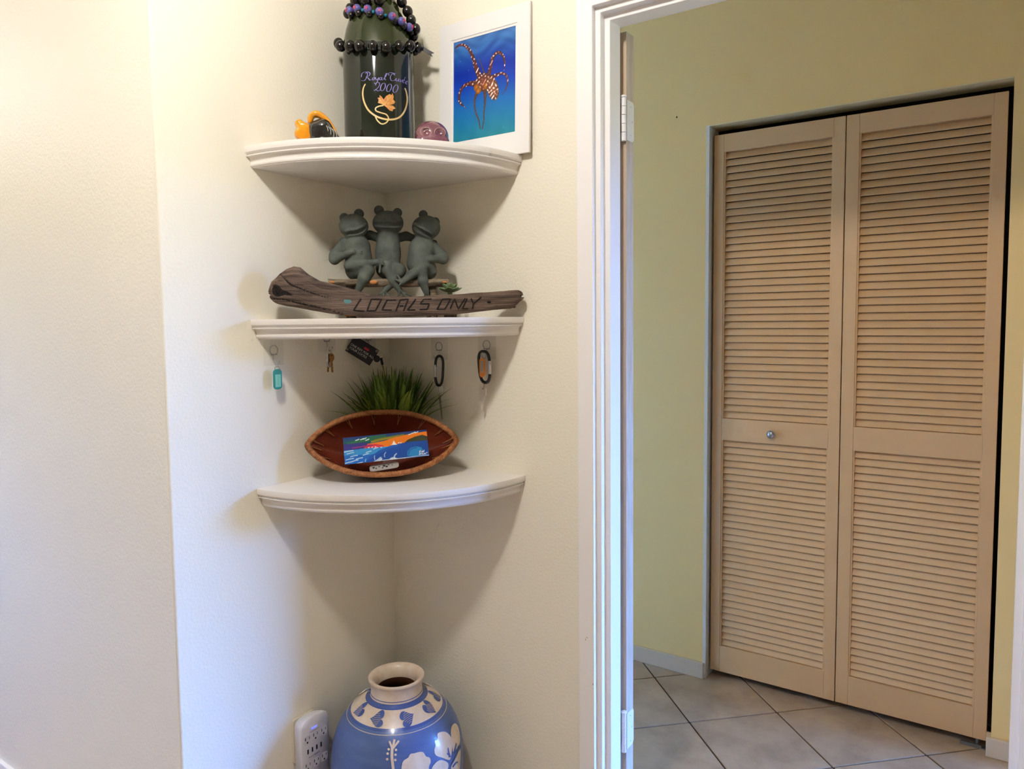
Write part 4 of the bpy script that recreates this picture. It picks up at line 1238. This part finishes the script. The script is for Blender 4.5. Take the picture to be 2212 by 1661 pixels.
# black carabiner, plain
t = hung('carabiner_keys', 'black carabiner with silver gate and one thin key hanging right of the grass', 'y', 948, 769, 0.022)
carabiner(t, 0.027, 0.080, 0.0037, 'anodised_black', -1, 'gate_white', 0.05)
mb = MB(); torus(mb, (0.006, 0, -0.092), 0.0145, 0.0006, (0.35, 1, 0)); mb.build('split_ring', 'nickel', t, True)
MB().prism([(0.0015, -0.106), (-0.0035, -0.108), (0.006, -0.172), (0.0085, -0.172), (0.0035, -0.108)], -0.0009, 0.0009, 'y').build('key', 'nickel', t)
# black carabiner with orange tag
t = hung('carabiner_keys', 'black carabiner with orange tag and pale key, right wall', 'y', 1046, 759, 0.022)
carabiner(t, 0.034, 0.081, 0.0041, 'anodised_black', 1, 'gate_white', -0.06)
MB().prism(rounded(0.0175, 0.050, 0.008, 6, -0.003, -0.042), -0.007, -0.004, 'y').build('tag', 'tag_orange', t, bevel=0.0006)
MB().box(-0.0068, 0.0012, -0.0076, -0.007, -0.054, -0.024).build('label_insert', 'tag_white', t)
mb = MB()
for k in range(7): mb.tube([(-0.0045+.001*(k % 2), -0.0078, -0.027-.0036*k), (-0.001, -0.0078, -0.0285-.0036*k)], 0.0004, 4)
mb.build('handwriting', 'ink', t)
mb = MB(); torus(mb, (-0.003, -0.005, -0.009), 0.0065, 0.0005, (0.2, 1, 0)); mb.build('split_ring', 'nickel', t, True)
mb = MB(); torus(mb, (-0.002, 0, -0.088), 0.0085, 0.0006, (1, 0.5, 0)); mb.build('split_ring', 'brass', t, True)
key('key', 'key_pale', t, -0.094, 1.0, 'square', rot=0.12, x0=-0.003, y0=-0.001, blade=0.037)

# ================================================================== faux grass
GA, GD = 0.0, 0.120
gp = dthing('artificial_grass_plant', 'bushy green artificial grass plant behind the brown bowl', 'plant', GA, GD, 0.9691)
MB().lathe([(0.0, 0.0), (0.042, 0.0), (0.052, 0.07), (0.053, 0.082), (0.049, 0.082), (0.046, 0.074), (0.0, 0.072)], 28).build('pot', 'pot', gp, True, angle=0.6)
MB().lathe([(0.0, 0.0745), (0.03, 0.076), (0.0465, 0.0735)], 20).build('soil', 'soil', gp, True)
def blade_mesh(bend, width, nm, mat):
    vs = []; fs = []; n = 9
    for i in range(n):
        t = i/(n-1)
        y = bend*t**2.2; z = t*(1-0.35*abs(bend)*t)
        w_ = width*(0.75+0.6*t*(1-t)*2)*(1-t**3)+0.0003/0.16
        vs += [(-w_, y+w_*.35, z), (0, y-w_*.15, z), (w_, y+w_*.35, z)]
    for i in range(n-1):
        for k in range(2): fs.append((3*i+k, 3*i+k+1, 3*i+4+k, 3*i+3+k))
    return vs, fs
bp = []
for (bend, wd, mat) in ((0.05, .036, 'grass_blade'), (0.2, .040, 'grass_blade'), (0.42, .035, 'grass_blade_light'), (0.7, .036, 'grass_blade_light'), (0.12, .047, 'grass_blade'), (0.3, .044, 'grass_blade_light')):
    v, f = blade_mesh(bend, wd, 'blade', mat); bp.append([v, f, mat, None])
rnd = random.Random(11)
def put_blade(kind, r, ph, height, face, tilt):
    v, f, mat, ob = bp[kind]
    if ob is None: ob = mesh_obj('blade', v, f, mat, gp, True); bp[kind][3] = ob; b = ob
    else: b = clone(ob, gp)
    b.location = (r*math.cos(ph), r*math.sin(ph), 0.072)
    b.scale = (height*rnd.uniform(.8, 1.15), height, height)
    b.rotation_mode = 'XYZ'; b.rotation_euler = (-tilt, 0, face)
for i in range(250):
    r = 0.044*math.sqrt(rnd.random()); ph = rnd.uniform(0, 2*PI)
    out = r/0.044
    # faces outwards; blades towards the walls stay upright
    back = max(0.0, math.sin(ph))
    kind = rnd.choice([0, 1, 4, 0, 4, 1]) if out < .55 else rnd.choice([0, 1, 2, 5, 4, 1])
    if back > 0.45: kind = rnd.choice([0, 0, 4])
    hgt = rnd.uniform(.135, .222)*(1-0.10*out)
    put_blade(kind, r, ph, hgt, ph-PI/2+rnd.uniform(-.5, .5), (0.05+0.30*out*(1-.8*back))*rnd.uniform(.6, 1.2))
for (ph, hgt, tilt, kind) in ((PI*1.12, .205, .52, 1), (PI*1.14, .19, .55, 2), (PI*1.18, .175, .50, 2), (-.36, .205, .52, 1), (-.42, .19, .52, 2), (-.48, .19, .40, 2), (PI*1.06, .18, .38, 1), (-.12, .19, .3, 1)):
    put_blade(kind, .040, ph, hgt, ph-PI/2, tilt)

# ================================================================== boat bowl
BWA, BWD, BWZ = -0.027, 0.285, 1.0605
bowl = dthing('boat_bowl', 'boat-shaped reddish brown bowl with stitched rattan rim', 'bowl', BWA, BWD, 0.9690)
TIL = math.radians(55)
bc_ = Vector((0, 0, BWZ-0.9690))
eu = Vector((1, 0, -0.006)); ev = Vector((0, math.cos(TIL), math.sin(TIL))); en = Vector((0, -math.sin(TIL), math.cos(TIL)))
AA, BB, HH = 0.179, 0.0845, 0.100
def outline(t):
    """pointed oval"""
    c, s_ = math.cos(t), math.sin(t)
    x = AA*c
    return x, math.copysign(1, s_)*BB*(max(0.0, 1-(abs(x)/AA)**2.2))**0.74
def bowl_pt(t, rho, off):
    x, y = outline(t)
    dep_ = HH*(1-rho**3.6)*(0.55+0.45*(1-abs(math.cos(t))*rho))
    k = 1+off/0.09
    return bc_+eu*(x*rho*k)+ev*(y*rho*k)-en*(dep_+off*(1.0 if rho < .98 else 0))
NT = 120
tt = [2*PI*(i+.5)/NT for i in range(NT)]
rhos = [1.0, .985, .95, .9, .83, .74, .62, .48, .33, .18, .06]
vs = []; fs = []
for off in (0.0, 0.006):
    for rho in rhos: vs += [bowl_pt(t, rho, off) for t in tt]
n1 = len(rhos)*NT
for sgn in (0, 1):
    for i in range(len(rhos)-1):
        for k in range(NT):
            k2 = (k+1) % NT
            fs.append((sgn*n1+i*NT+k, sgn*n1+i*NT+k2, sgn*n1+(i+1)*NT+k2, sgn*n1+(i+1)*NT+k))
    fs.append(tuple(sgn*n1+(len(rhos)-1)*NT+k for k in range(NT)))
fs += [(k, (k+1) % NT, n1+(k+1) % NT, n1+k) for k in range(NT)]
vmin = min(v.z for v in vs)
vs = [Vector((v.x, v.y, max(v.z, 0.0003))) for v in vs]
mesh_obj('shell', vs, fs, 'bowl_wood', bowl, True, angle=0.9)
rim = [bowl_pt(t, 1.0, 0.003)+en*0.001 for t in tt]
rimo = MB().tube(rim, 0.0066, 10, True).build('rim', 'rattan', bowl, True)
mb = MB(); hel = []
NW = 150
dense = smooth_line([tuple(p) for p in rim], 12, True); nd = len(dense)
for i in range(NW*8):
    u = i/(NW*8); j = u*nd; p = np.array(dense[int(j) % nd]); q = np.array(dense[(int(j)+1) % nd]); p = p+(q-p)*(j-int(j))
    tg = Vector(np.array(dense[(int(j)+2) % nd])-np.array(dense[int(j)-2])).normalized(); sd_ = tg.cross(en).normalized()
    a = 2*PI*u*NW
    hel.append(Vector(p)+(sd_*math.cos(a)+en*math.sin(a))*0.0070)
mb.tube(hel, 0.0010, 5, True); mb.build('binding', 'rattan', rimo, True)
for k in range(16):
    t = 2*PI*(k+.35)/16
    st = MB()
    for dt in (-.018, .018):
        a_ = [bowl_pt(t+dt, 1.0, -0.001)+en*.006, bowl_pt(t+dt, .985, -0.0015)+en*.001, bowl_pt(t+dt*.6, .94, -0.001), bowl_pt(t, .86, -0.0008)]
        st.tube(smooth_line([tuple(p) for p in a_], 4), 0.0011, 5)
    st.build('stitch', 'rattan', bowl, True)

# ================================================================== seascape block leaning in the bowl
pd = 0.315
pcx = lambda x, y: L(x/5.978+640, y/5.978+780, pd)
ptl, ptr, pbr, pbl = pcx(598,995), pcx(1725,905), pcx(1735,1225), pcx(565,1305)
ca_, cz2 = (ptl[0]+ptr[0]+pbr[0]+pbl[0])/4, (ptl[1]+ptr[1]+pbr[1]+pbl[1])/4
pw, ph_ = 0.2065, 0.066
sp = dthing('seascape_block', 'small painted seascape block with orange sunset standing in the bowl', 'painting', ca_, pd, cz2)
sp.rotation_euler = (math.radians(-16), math.radians(-3.6), R45)
MB().box(-pw/2, pw/2, 0.0005, 0.009, -ph_/2, ph_/2).build('block', 'canvas_side', sp, bevel=0.0008)
H2 = homog(np.array([[598,995],[1725,905],[1735,1225],[565,1305]], float), Hu)
def seascape(U, V):
    C = np.zeros(U.shape+(3,)); asp = ph_/pw
    def mixin(mask, col):
        nonlocal C
        m_ = np.clip(mask, 0, 1)[..., None]; C = C*(1-m_)+np.array(col, float)*m_
    def uv(p): return happly(H2, p)
    def poly(pts, col, op=1.0):
        q = [uv(p) for p in pts]; ins = np.zeros(U.shape, bool); j = len(q)-1
        for i in range(len(q)):
            (x0, y0), (x1, y1) = q[i], q[j]
            if abs(y1-y0) > 1e-9:
                ins ^= ((y0 > V) != (y1 > V)) & (U < (x1-x0)*(V-y0)/(y1-y0)+x0)
            j = i
        mixin(ins*op, col)
    def line(pts, r, col, op=1.0):
        q = [uv(p) for p in (smooth_line(pts, 4) if len(pts) > 2 else pts)]; best = np.full(U.shape, 9.0)
        for i in range(len(q)-1):
            (x0, y0), (x1, y1) = q[i], q[i+1]; dx, dy = x1-x0, (y1-y0)*asp; px, py = U-x0, (V-y0)*asp
            t = np.clip((px*dx+py*dy)/(dx*dx+dy*dy+1e-9), 0, 1); best = np.minimum(best, np.hypot(px-t*dx, py-t*dy))
        mixin(np.clip((1-best/(r/1130.0))*2.5, 0, 1)*op, col)
    for c in range(3): C[..., c] = np.interp(V, [0, .45, .6, .8, .92, 1], [(24,84,170)[c], (30,104,186)[c], (26,70,104)[c], (20,84,92)[c], (22,66,112)[c], (22,48,118)[c]])
    poly([(580,1075),(700,1040),(900,1050),(870,1125),(575,1140)], (54,48,128))
    for k in range(5): line([(640+30*k,1060-8*k),(860,1040-9*k),(1150,990-12*k)], 12, (36,104,66), .8)
    line([(960,1042),(1150,1008),(1300,990)], 16, (150,132,30)); line([(1000,1022),(1200,990),(1400,962)], 10, (120,118,34))
    poly([(870,1105),(900,1068),(1000,1052),(1120,1035),(1300,988),(1500,952),(1730,925),(1736,1000),(1600,990),(1440,1040),(1390,1062),(1190,1098),(1050,1108)], (238,126,26))
    poly([(840,1118),(900,1072),(1010,1068),(1120,1090),(1060,1112)], (226,58,70)); line([(700,1112),(860,1092),(960,1086)], 10, (150,40,120))
    line([(600,992),(1160,948),(1728,905)], 16, (22,46,116))
    poly([(1395,1062),(1450,1022),(1550,988),(1660,966),(1736,986),(1736,1040),(1600,1048)], (58,62,34)); line([(1560,1010),(1640,990),(1720,1004)], 16, (40,52,44), .8)
    poly([(578,1142),(870,1118),(1300,1092),(1120,1150),(900,1200),(572,1210)], (52,142,202))
    poly([(572,1200),(900,1190),(860,1300),(566,1310)], (28,104,188))
    poly([(850,1275),(940,1205),(1050,1142),(1200,1092),(1350,1066),(1500,1046),(1736,1032),(1738,1230),(1300,1262),(900,1300)], (18,72,158))
    line([(900,1240),(1040,1170),(1200,1110),(1330,1085)], 22, (26,92,180), .7)
    poly([(1418,1216),(1430,1160),(1480,1122),(1560,1104),(1630,1118),(1652,1150),(1600,1164),(1655,1202),(1500,1228)], (36,132,198))
    line([(1440,1200),(1470,1145),(1560,1118)], 10, (20,60,140), .5)
    for (x, y, w) in ((660,1172,44),(700,1206,46),(858,1190,36),(640,1242,50),(765,1236,44),(615,1282,46),(705,1262,40),(760,1290,40),(1000,1120,30),(640,1150,60),(900,1160,34)):
        line([(x-w,y+9),(x,y-2),(x+w,y-8)], 8, (206,224,236), .85)
    line([(740,1312),(860,1296),(1000,1284),(1060,1250)], 13, (226,234,242), .9); line([(960,1286),(1010,1262),(1048,1238)], 20, (220,230,242), .8)
    line([(1060,1272),(1170,1262),(1390,1246)], 11, (226,234,242), .9); line([(1180,1262),(1215,1246),(1260,1258)], 22, (222,232,242), .85)
    line([(1240,1246),(1242,1215),(1272,1190)], 11, (214,226,240), .85); line([(968,1256),(966,1230),(972,1208)], 7, (214,226,240), .8); line([(1106,1226),(1106,1196),(1128,1170)], 7, (214,226,240), .8)
    line([(836,1276),(842,1258),(850,1246)], 6, (214,226,240), .7); line([(1400,1242),(1560,1226),(1730,1216)], 9, (200,220,240), .7)
    for (x, y) in ((775,1020),(838,1012),(872,1006),(905,1020),(1490,958),(1540,942),(1580,938)): line([(x-22,y+5),(x,y),(x+22,y-9)], 7, (232,238,242))
    poly([(1226,1078),(1256,1030),(1282,1074)], (250,246,240)); line([(1215,1080),(1290,1078)], 5, (240,236,230))
    for (x, y) in ((910,1112),(955,1108),(1000,1104),(1075,1110),(1320,1060),(1352,1060)): line([(x-6,y),(x+6,y-3)], 7, (238,240,246))
    sig = [[(1598,1182),(1606,1160),(1618,1162),(1610,1174),(1604,1180)], [(1626,1180),(1640,1164),(1642,1180)], [(1650,1180),(1654,1160)], [(1662,1176),(1670,1152)], [(1592,1206),(1604,1190),(1600,1210)], [(1616,1206),(1622,1190)], [(1634,1206),(1642,1192),(1650,1206)], [(1660,1204),(1672,1190),(1676,1204)], [(1686,1202),(1700,1184),(1716,1184)]]
    for s_ in sig: line(s_, 4.5, (236,240,246))
    return C
paint_grid('painted_face', 340, 110, lambda u, v: (-pw/2+pw*u, 0.0003, -ph_/2+ph_*v), seascape, 'oil_print', sp)
# pale printed tag lying in the bowl
ta_, tz_ = L(830, 1008, 0.318)
tg = dthing('printed_tag', 'pale tag with dark printed dots lying low in the bowl', 'tag', ta_, 0.318, tz_)
tg.rotation_euler = (math.radians(-58), math.radians(-7), R45)
MB().prism(rounded(0.072, 0.022, 0.008, 5), -0.0012, 0.0012, 'y').build('plate', 'tag_white', tg, bevel=0.0004)
mb = MB()
for (x, z, r) in ((-.026,.001,.003),(-.020,-.003,.002),(-.012,.002,.002),(0,.002,.0035),(.006,-.002,.003),(.011,.003,.002),(-.004,-.004,.002),(.02,0,.0015)): mb.ball((x, -.0012, z), (r, .0004, r), 10, 6)
mb.build('print', 'ink', tg)

# ================================================================== vase
VA, VD = -0.0075, 0.283
vase = dthing('floor_vase', 'large blue glazed vase with white hearts and flowers on the floor', 'vase', VA, VD, 0.0008)
vbody = [(0.0, 0.0), (0.098, 0.0), (0.106, 0.006), (0.122, 0.04), (0.146, 0.095), (0.164, 0.15), (0.1695, 0.195), (0.1705, 0.235), (0.1675, 0.275), (0.1590, 0.311), (0.1455, 0.341), (0.1315, 0.360), (0.1225, 0.3695)]
vcol = [(0.1175, 0.3745), (0.106, 0.3845), (0.093, 0.394), (0.080, 0.4010)]
def dens(p, n=4): return [tuple(q) for q in smooth_line(p, n)]
MB().lathe(dens(vbody[2:]), 96).build('body', 'vase_blue', vase, True)
MB().lathe([(0.0, 0.0), (0.098, 0.0), (0.106, 0.006)], 96).build('foot', 'vase_cream', vase, True, angle=0.5)
MB().lathe([(0.1225, 0.3695), (0.1175, 0.3745)], 96).build('shoulder_band', 'vase_navy', vase, True)
MB().lathe(dens(vcol), 96).build('collar', 'vase_cream', vase, True)
MB().lathe([(0.080, 0.4010), (0.0725, 0.4047), (0.0695, 0.4085), (0.0680, 0.4085)], 96).build('neck_band', 'vase_navy', vase, True)
vneck = [(0.0680, 0.4085), (0.0658, 0.418), (0.0660, 0.430), (0.0685, 0.441), (0.0715, 0.447), (0.0722, 0.4505), (0.0708, 0.4535), (0.0665, 0.4535), (0.060, 0.449), (0.0545, 0.441), (0.051, 0.430), (0.0500, 0.422)]
MB().lathe(dens(vneck), 72).build('neck', 'vase_cream', vase, True)
MB().lathe([(0.0500, 0.422), (0.051, 0.40), (0.09, 0.375), (0.13, 0.33), (0.155, 0.24), (0.158, 0.18), (0.09, 0.02), (0.0, 0.018)], 64).build('inside', 'vase_inside', vase, True)
for (r, z) in ((0.1280, 0.3640), (0.0667, 0.4135)):
    mb = MB(); mb.tube([(r*math.cos(a), r*math.sin(a), z) for a in np.linspace(0, 2*PI, 96, endpoint=False)], 0.0009, 6, True)
    mb.build('line', 'vase_cream' if r > .1 else 'vase_navy', vase, True)
allp = dens(vbody[2:])+dens(vcol)
vz = np.array([p[1] for p in allp]); vr = np.array([p[0] for p in allp])
def vrad(z): return float(np.interp(z, vz, vr))
vc = np.array(diag(VA, VD, 0.0008))
def on_vase(px, py, off=0.0006):
    d = ray(px, py); o = CAM-vc; ts = np.linspace(1.2, 2.6, 1400)
    P = o+d*ts[:, None]; rr = np.hypot(P[:, 0], P[:, 1]); R_ = np.interp(P[:, 2], vz, vr)+off
    ins = np.where((rr < R_) & (P[:, 2] < vz[-1]+.002))[0]
    if len(ins) == 0: i = int(np.argmin(rr-R_)); q = P[i]
    else:
        i = ins[0]; f0 = rr[i-1]-R_[i-1]; f1 = rr[i]-R_[i]; q = P[i-1]+(P[i]-P[i-1])*f0/(f0-f1+1e-12)
    return RZ45 @ q
VX = lambda p: (p[0]/5.027+600, p[1]/5.027+1400)
# hearts round the collar (angle, turn)
hs = []
for (x, y, rot) in ((912,648,-0.75), (1092,735,-1.45), (1402,726,1.9), (1622,620,0.35)):
    q = on_vase(*VX((x, y))); hs.append((math.atan2(q[1], q[0]), q[2], rot))
a_all = [h_[0] for h_ in hs]
for k in range(5): hs.append((a_all[3]+0.62+k*0.66, 0.384, random.uniform(-1, 1)))
def vase_uv(ang, z0, u, v, off):
    """small flat drawing (metres) wrapped on the collar: u round, v up the slope"""
    z = z0+v*0.68; r = vrad(z)+off*.8; return (r*math.cos(ang+u/vrad(z0)), r*math.sin(ang+u/vrad(z0)), z+off*.7)
heart = []
for t in np.linspace(0, 2*PI, 30, endpoint=False):
    heart.append((0.00116*16*math.sin(t)**3, 0.00128*(13*math.cos(t)-5*math.cos(2*t)-2*math.cos(3*t)-math.cos(4*t))+0.002))
hpv, hpf = patch(heart, 0.004)
for (ang, z0, rot) in hs:
    c, s_ = math.cos(rot), math.sin(rot)
    z0 = 0.3875
    mo = mesh_obj('heart', [vase_uv(ang, z0, p[0]*c-p[1]*s_, p[0]*s_+p[1]*c, 0.0009) for p in hpv], hpf, 'vase_navy', vase, True)
    gr = MB()
    for k in range(-3, 4):
        ln = []
        for t in np.linspace(-1, 1, 7):
            x, y = k*0.0040+0.0014*(1-t*t), t*(0.0125-0.0025*abs(k))-.0005+0.0015*(3-abs(k))*0
            ln.append(vase_uv(ang, z0, x*c-y*s_, x*s_+y*c, 0.0019))
        gr.tube(ln, 0.00045, 4)
    gr.build('scratch_lines', 'vase_cream', mo)
def vpatch(nm, outline_, mat='vase_cream', off=0.0009, step=16):
    q = [tuple(p) for p in smooth_line(outline_, 4, True)]
    pv, pf = patch(q, step)
    return mesh_obj(nm, [on_vase(*VX(p), off) for p in pv], pf, mat, vase, True)
def vline(nm, pts, w, mat, off=0.0012):
    q = smooth_line(pts, 5); mb = MB(); vs = []
    for i in range(len(q)):
        t = q[min(i+1, len(q)-1)]-q[max(i-1, 0)]; t = t/(np.linalg.norm(t)+1e-9); n_ = np.array([-t[1], t[0]])
        ww = w(i/(len(q)-1)) if callable(w) else w
        for s_ in (-1, 1): vs.append(on_vase(*VX(q[i]+n_*ww*s_), off))
    mb.add(vs, [(2*i, 2*i+1, 2*i+3, 2*i+2) for i in range(len(q)-1)])
    return mb.build(nm, mat, vase, True)
vline('stamen', [(1243,1075),(1240,1180),(1248,1260),(1268,1420),(1300,1560)], 15, 'vase_cream')
vline('stamen_tip', [(1243,1090),(1228,1050),(1212,1010)], 11, 'vase_cream'); vline('stamen_tip', [(1246,1090),(1258,1040),(1268,990)], 12, 'vase_cream'); vline('stamen_tip', [(1250,1090),(1285,1045),(1316,1005)], 11, 'vase_cream')
for (x, y) in ((1205,1098),(1193,1145),(1188,1206),(1284,1104),(1279,1157),(1276,1214)):
    vpatch('dot', [(x+14*math.cos(a), y+14*math.sin(a)) for a in np.linspace(0, 2*PI, 8, endpoint=False)], step=9)
vpatch('petal', [(1345,1290),(1365,1225),(1415,1190),(1440,1150),(1490,1140),(1530,1128),(1580,1130),(1610,1175),(1650,1190),(1660,1240),(1640,1300),(1660,1420),(1580,1560),(1420,1560),(1340,1430)], step=28)
vpatch('petal', [(1860,1215),(1790,1190),(1720,1165),(1700,1110),(1712,1060),(1705,1010),(1735,980),(1735,930),(1775,908),(1830,912),(1880,965),(1895,1040),(1890,1120),(1880,1180)], step=22)
vpatch('petal', [(1905,1130),(1895,1040),(1880,930),(1890,850),(1925,815),(1958,850),(1975,930),(1978,1020),(1950,1080)], step=18)
vpatch('petal', [(1850,1250),(1780,1215),(1720,1240),(1670,1310),(1720,1330),(1700,1400),(1780,1420),(1840,1330)], step=18)
vpatch('petal', [(1905,1230),(1960,1130),(1985,1110),(1980,1250),(1965,1400),(1900,1420),(1880,1320)], step=18)
vline('petal_vein', [(1870,1185),(1856,1130),(1850,1080)], lambda u: 12*(1-.6*u), 'vase_navy', 0.0016)
vline('petal_vein', [(1868,1170),(1838,1140)], lambda u: 9*(1-.5*u), 'vase_navy', 0.0016)
vline('petal_vein', [(1915,1140),(1930,1080),(1940,1030)], lambda u: 11*(1-.6*u), 'vase_navy', 0.0016)
vline('petal_vein', [(1885,1270),(1930,1190),(1985,1060)], 4, 'vase_navy', 0.0017)
vline('petal_vein', [(1900,1290),(1930,1250),(1955,1235)], 8, 'vase_navy', 0.0017)

# ================================================================== power tap on the wall
tap = thing('power_tap', 'white six-outlet power tap with blue light on the left wall', 'power strip', (0.0, -0.352, 0.285), PI/2)
MB().prism(rounded(0.070, 0.115, 0.006, 4, 0, 0.014), -0.006, -0.0002, 'y').build('wall_plate', 'plate_ivory', tap, bevel=0.0012)
def arch(w, z0, z1, rise, n=14):
    p = [(-w/2+.012, z0), (w/2-.012, z0), (w/2, z0+.012), (w/2, z1-.018)]
    for k in range(1, n):
        a = PI*k/n; c = math.cos(a)
        p.append((w/2*math.copysign(abs(c)**.62, c), z1-.018+(rise+.018)*math.sin(a)**.62))
    p += [(-w/2, z1-.018), (-w/2, z0+.012)]
    return p
mb = MB(); o1 = arch(0.091, -0.10, 0.064, 0.016); lays = [(-0.008, .84), (-0.016, .90), (-0.028, .97), (-0.034, .995), (-0.039, 1.0), (-0.0415, .985), (-0.043, .955)]
for (yy, sc_) in lays: mb.v += [(p[0]*sc_+0.005, yy, -0.018+(p[1]+0.018)*(sc_*.5+.5)) for p in o1]
no = len(o1)
for i in range(len(lays)-1): mb.f += [(i*no+k, i*no+(k+1) % no, (i+1)*no+(k+1) % no, (i+1)*no+k) for k in range(no)]
mb.f += [tuple(range(no-1, -1, -1)), tuple((len(lays)-1)*no+k for k in range(no))]
body = mb.build('body', 'plastic_white', tap, True, angle=0.9)
fy = -0.0432
def slot(nm, x, z, w, h, mat, par=tap):
    return MB().box(x-w/2, x+w/2, fy-.0003, fy+.0008, z-h/2, z+h/2).build(nm, mat, par)
slot('light', 0.001, 0.0500, 0.017, 0.0038, 'led_blue')
slot('groove', 0.002, 0.0425, 0.030, 0.0012, 'print_grey')
for row, zz in enumerate((0.026, -0.043)):
    for k in range(3):
        xx = -0.0215+0.0265*k
        ol = MB().prism(rounded(0.021, 0.022, 0.005, 4, xx, zz), fy-.0001, fy+.001, 'y').build('outlet', 'plastic_white', tap)
        slot('slot', xx-0.0062, zz+.004, 0.0019, 0.0078, 'slot_black', ol); slot('slot', xx+0.0062, zz+.004, 0.0016, 0.0066, 'slot_black', ol)
        MB().ball((xx, fy, zz-.0065), (.0024, .0007, .0026), 10, 6).build('ground_hole', 'slot_black', ol, True)
for k in range(4): slot('usb_port', -0.0205+0.0142*k, -0.0055, 0.0042, 0.0118, 'slot_black')
mk = MB(); mk.tube([(-0.016, fy-.0002, -0.0215), (-0.004, fy-.0002, -0.0215)], .0006, 4); mk.ball((-0.017, fy-.0002, -0.0215), .0014, 8, 6); mk.box(-0.002, 0.017, fy-.0003, fy, -0.0228, -0.0205)
mk.build('usb_mark', 'print_grey', tap)

# small nail hole on the hall wall
p = at(1462, 253, 1, HALL_Y1)
nh = MB().ball((0, 0, 0), (.0028, .0008, .0034), 10, 6).build('nail', 'slot_black', None, True); nh.location = tuple(p)
tag(nh, 'tiny dark nail hole high on the yellow hall wall', 'nail')
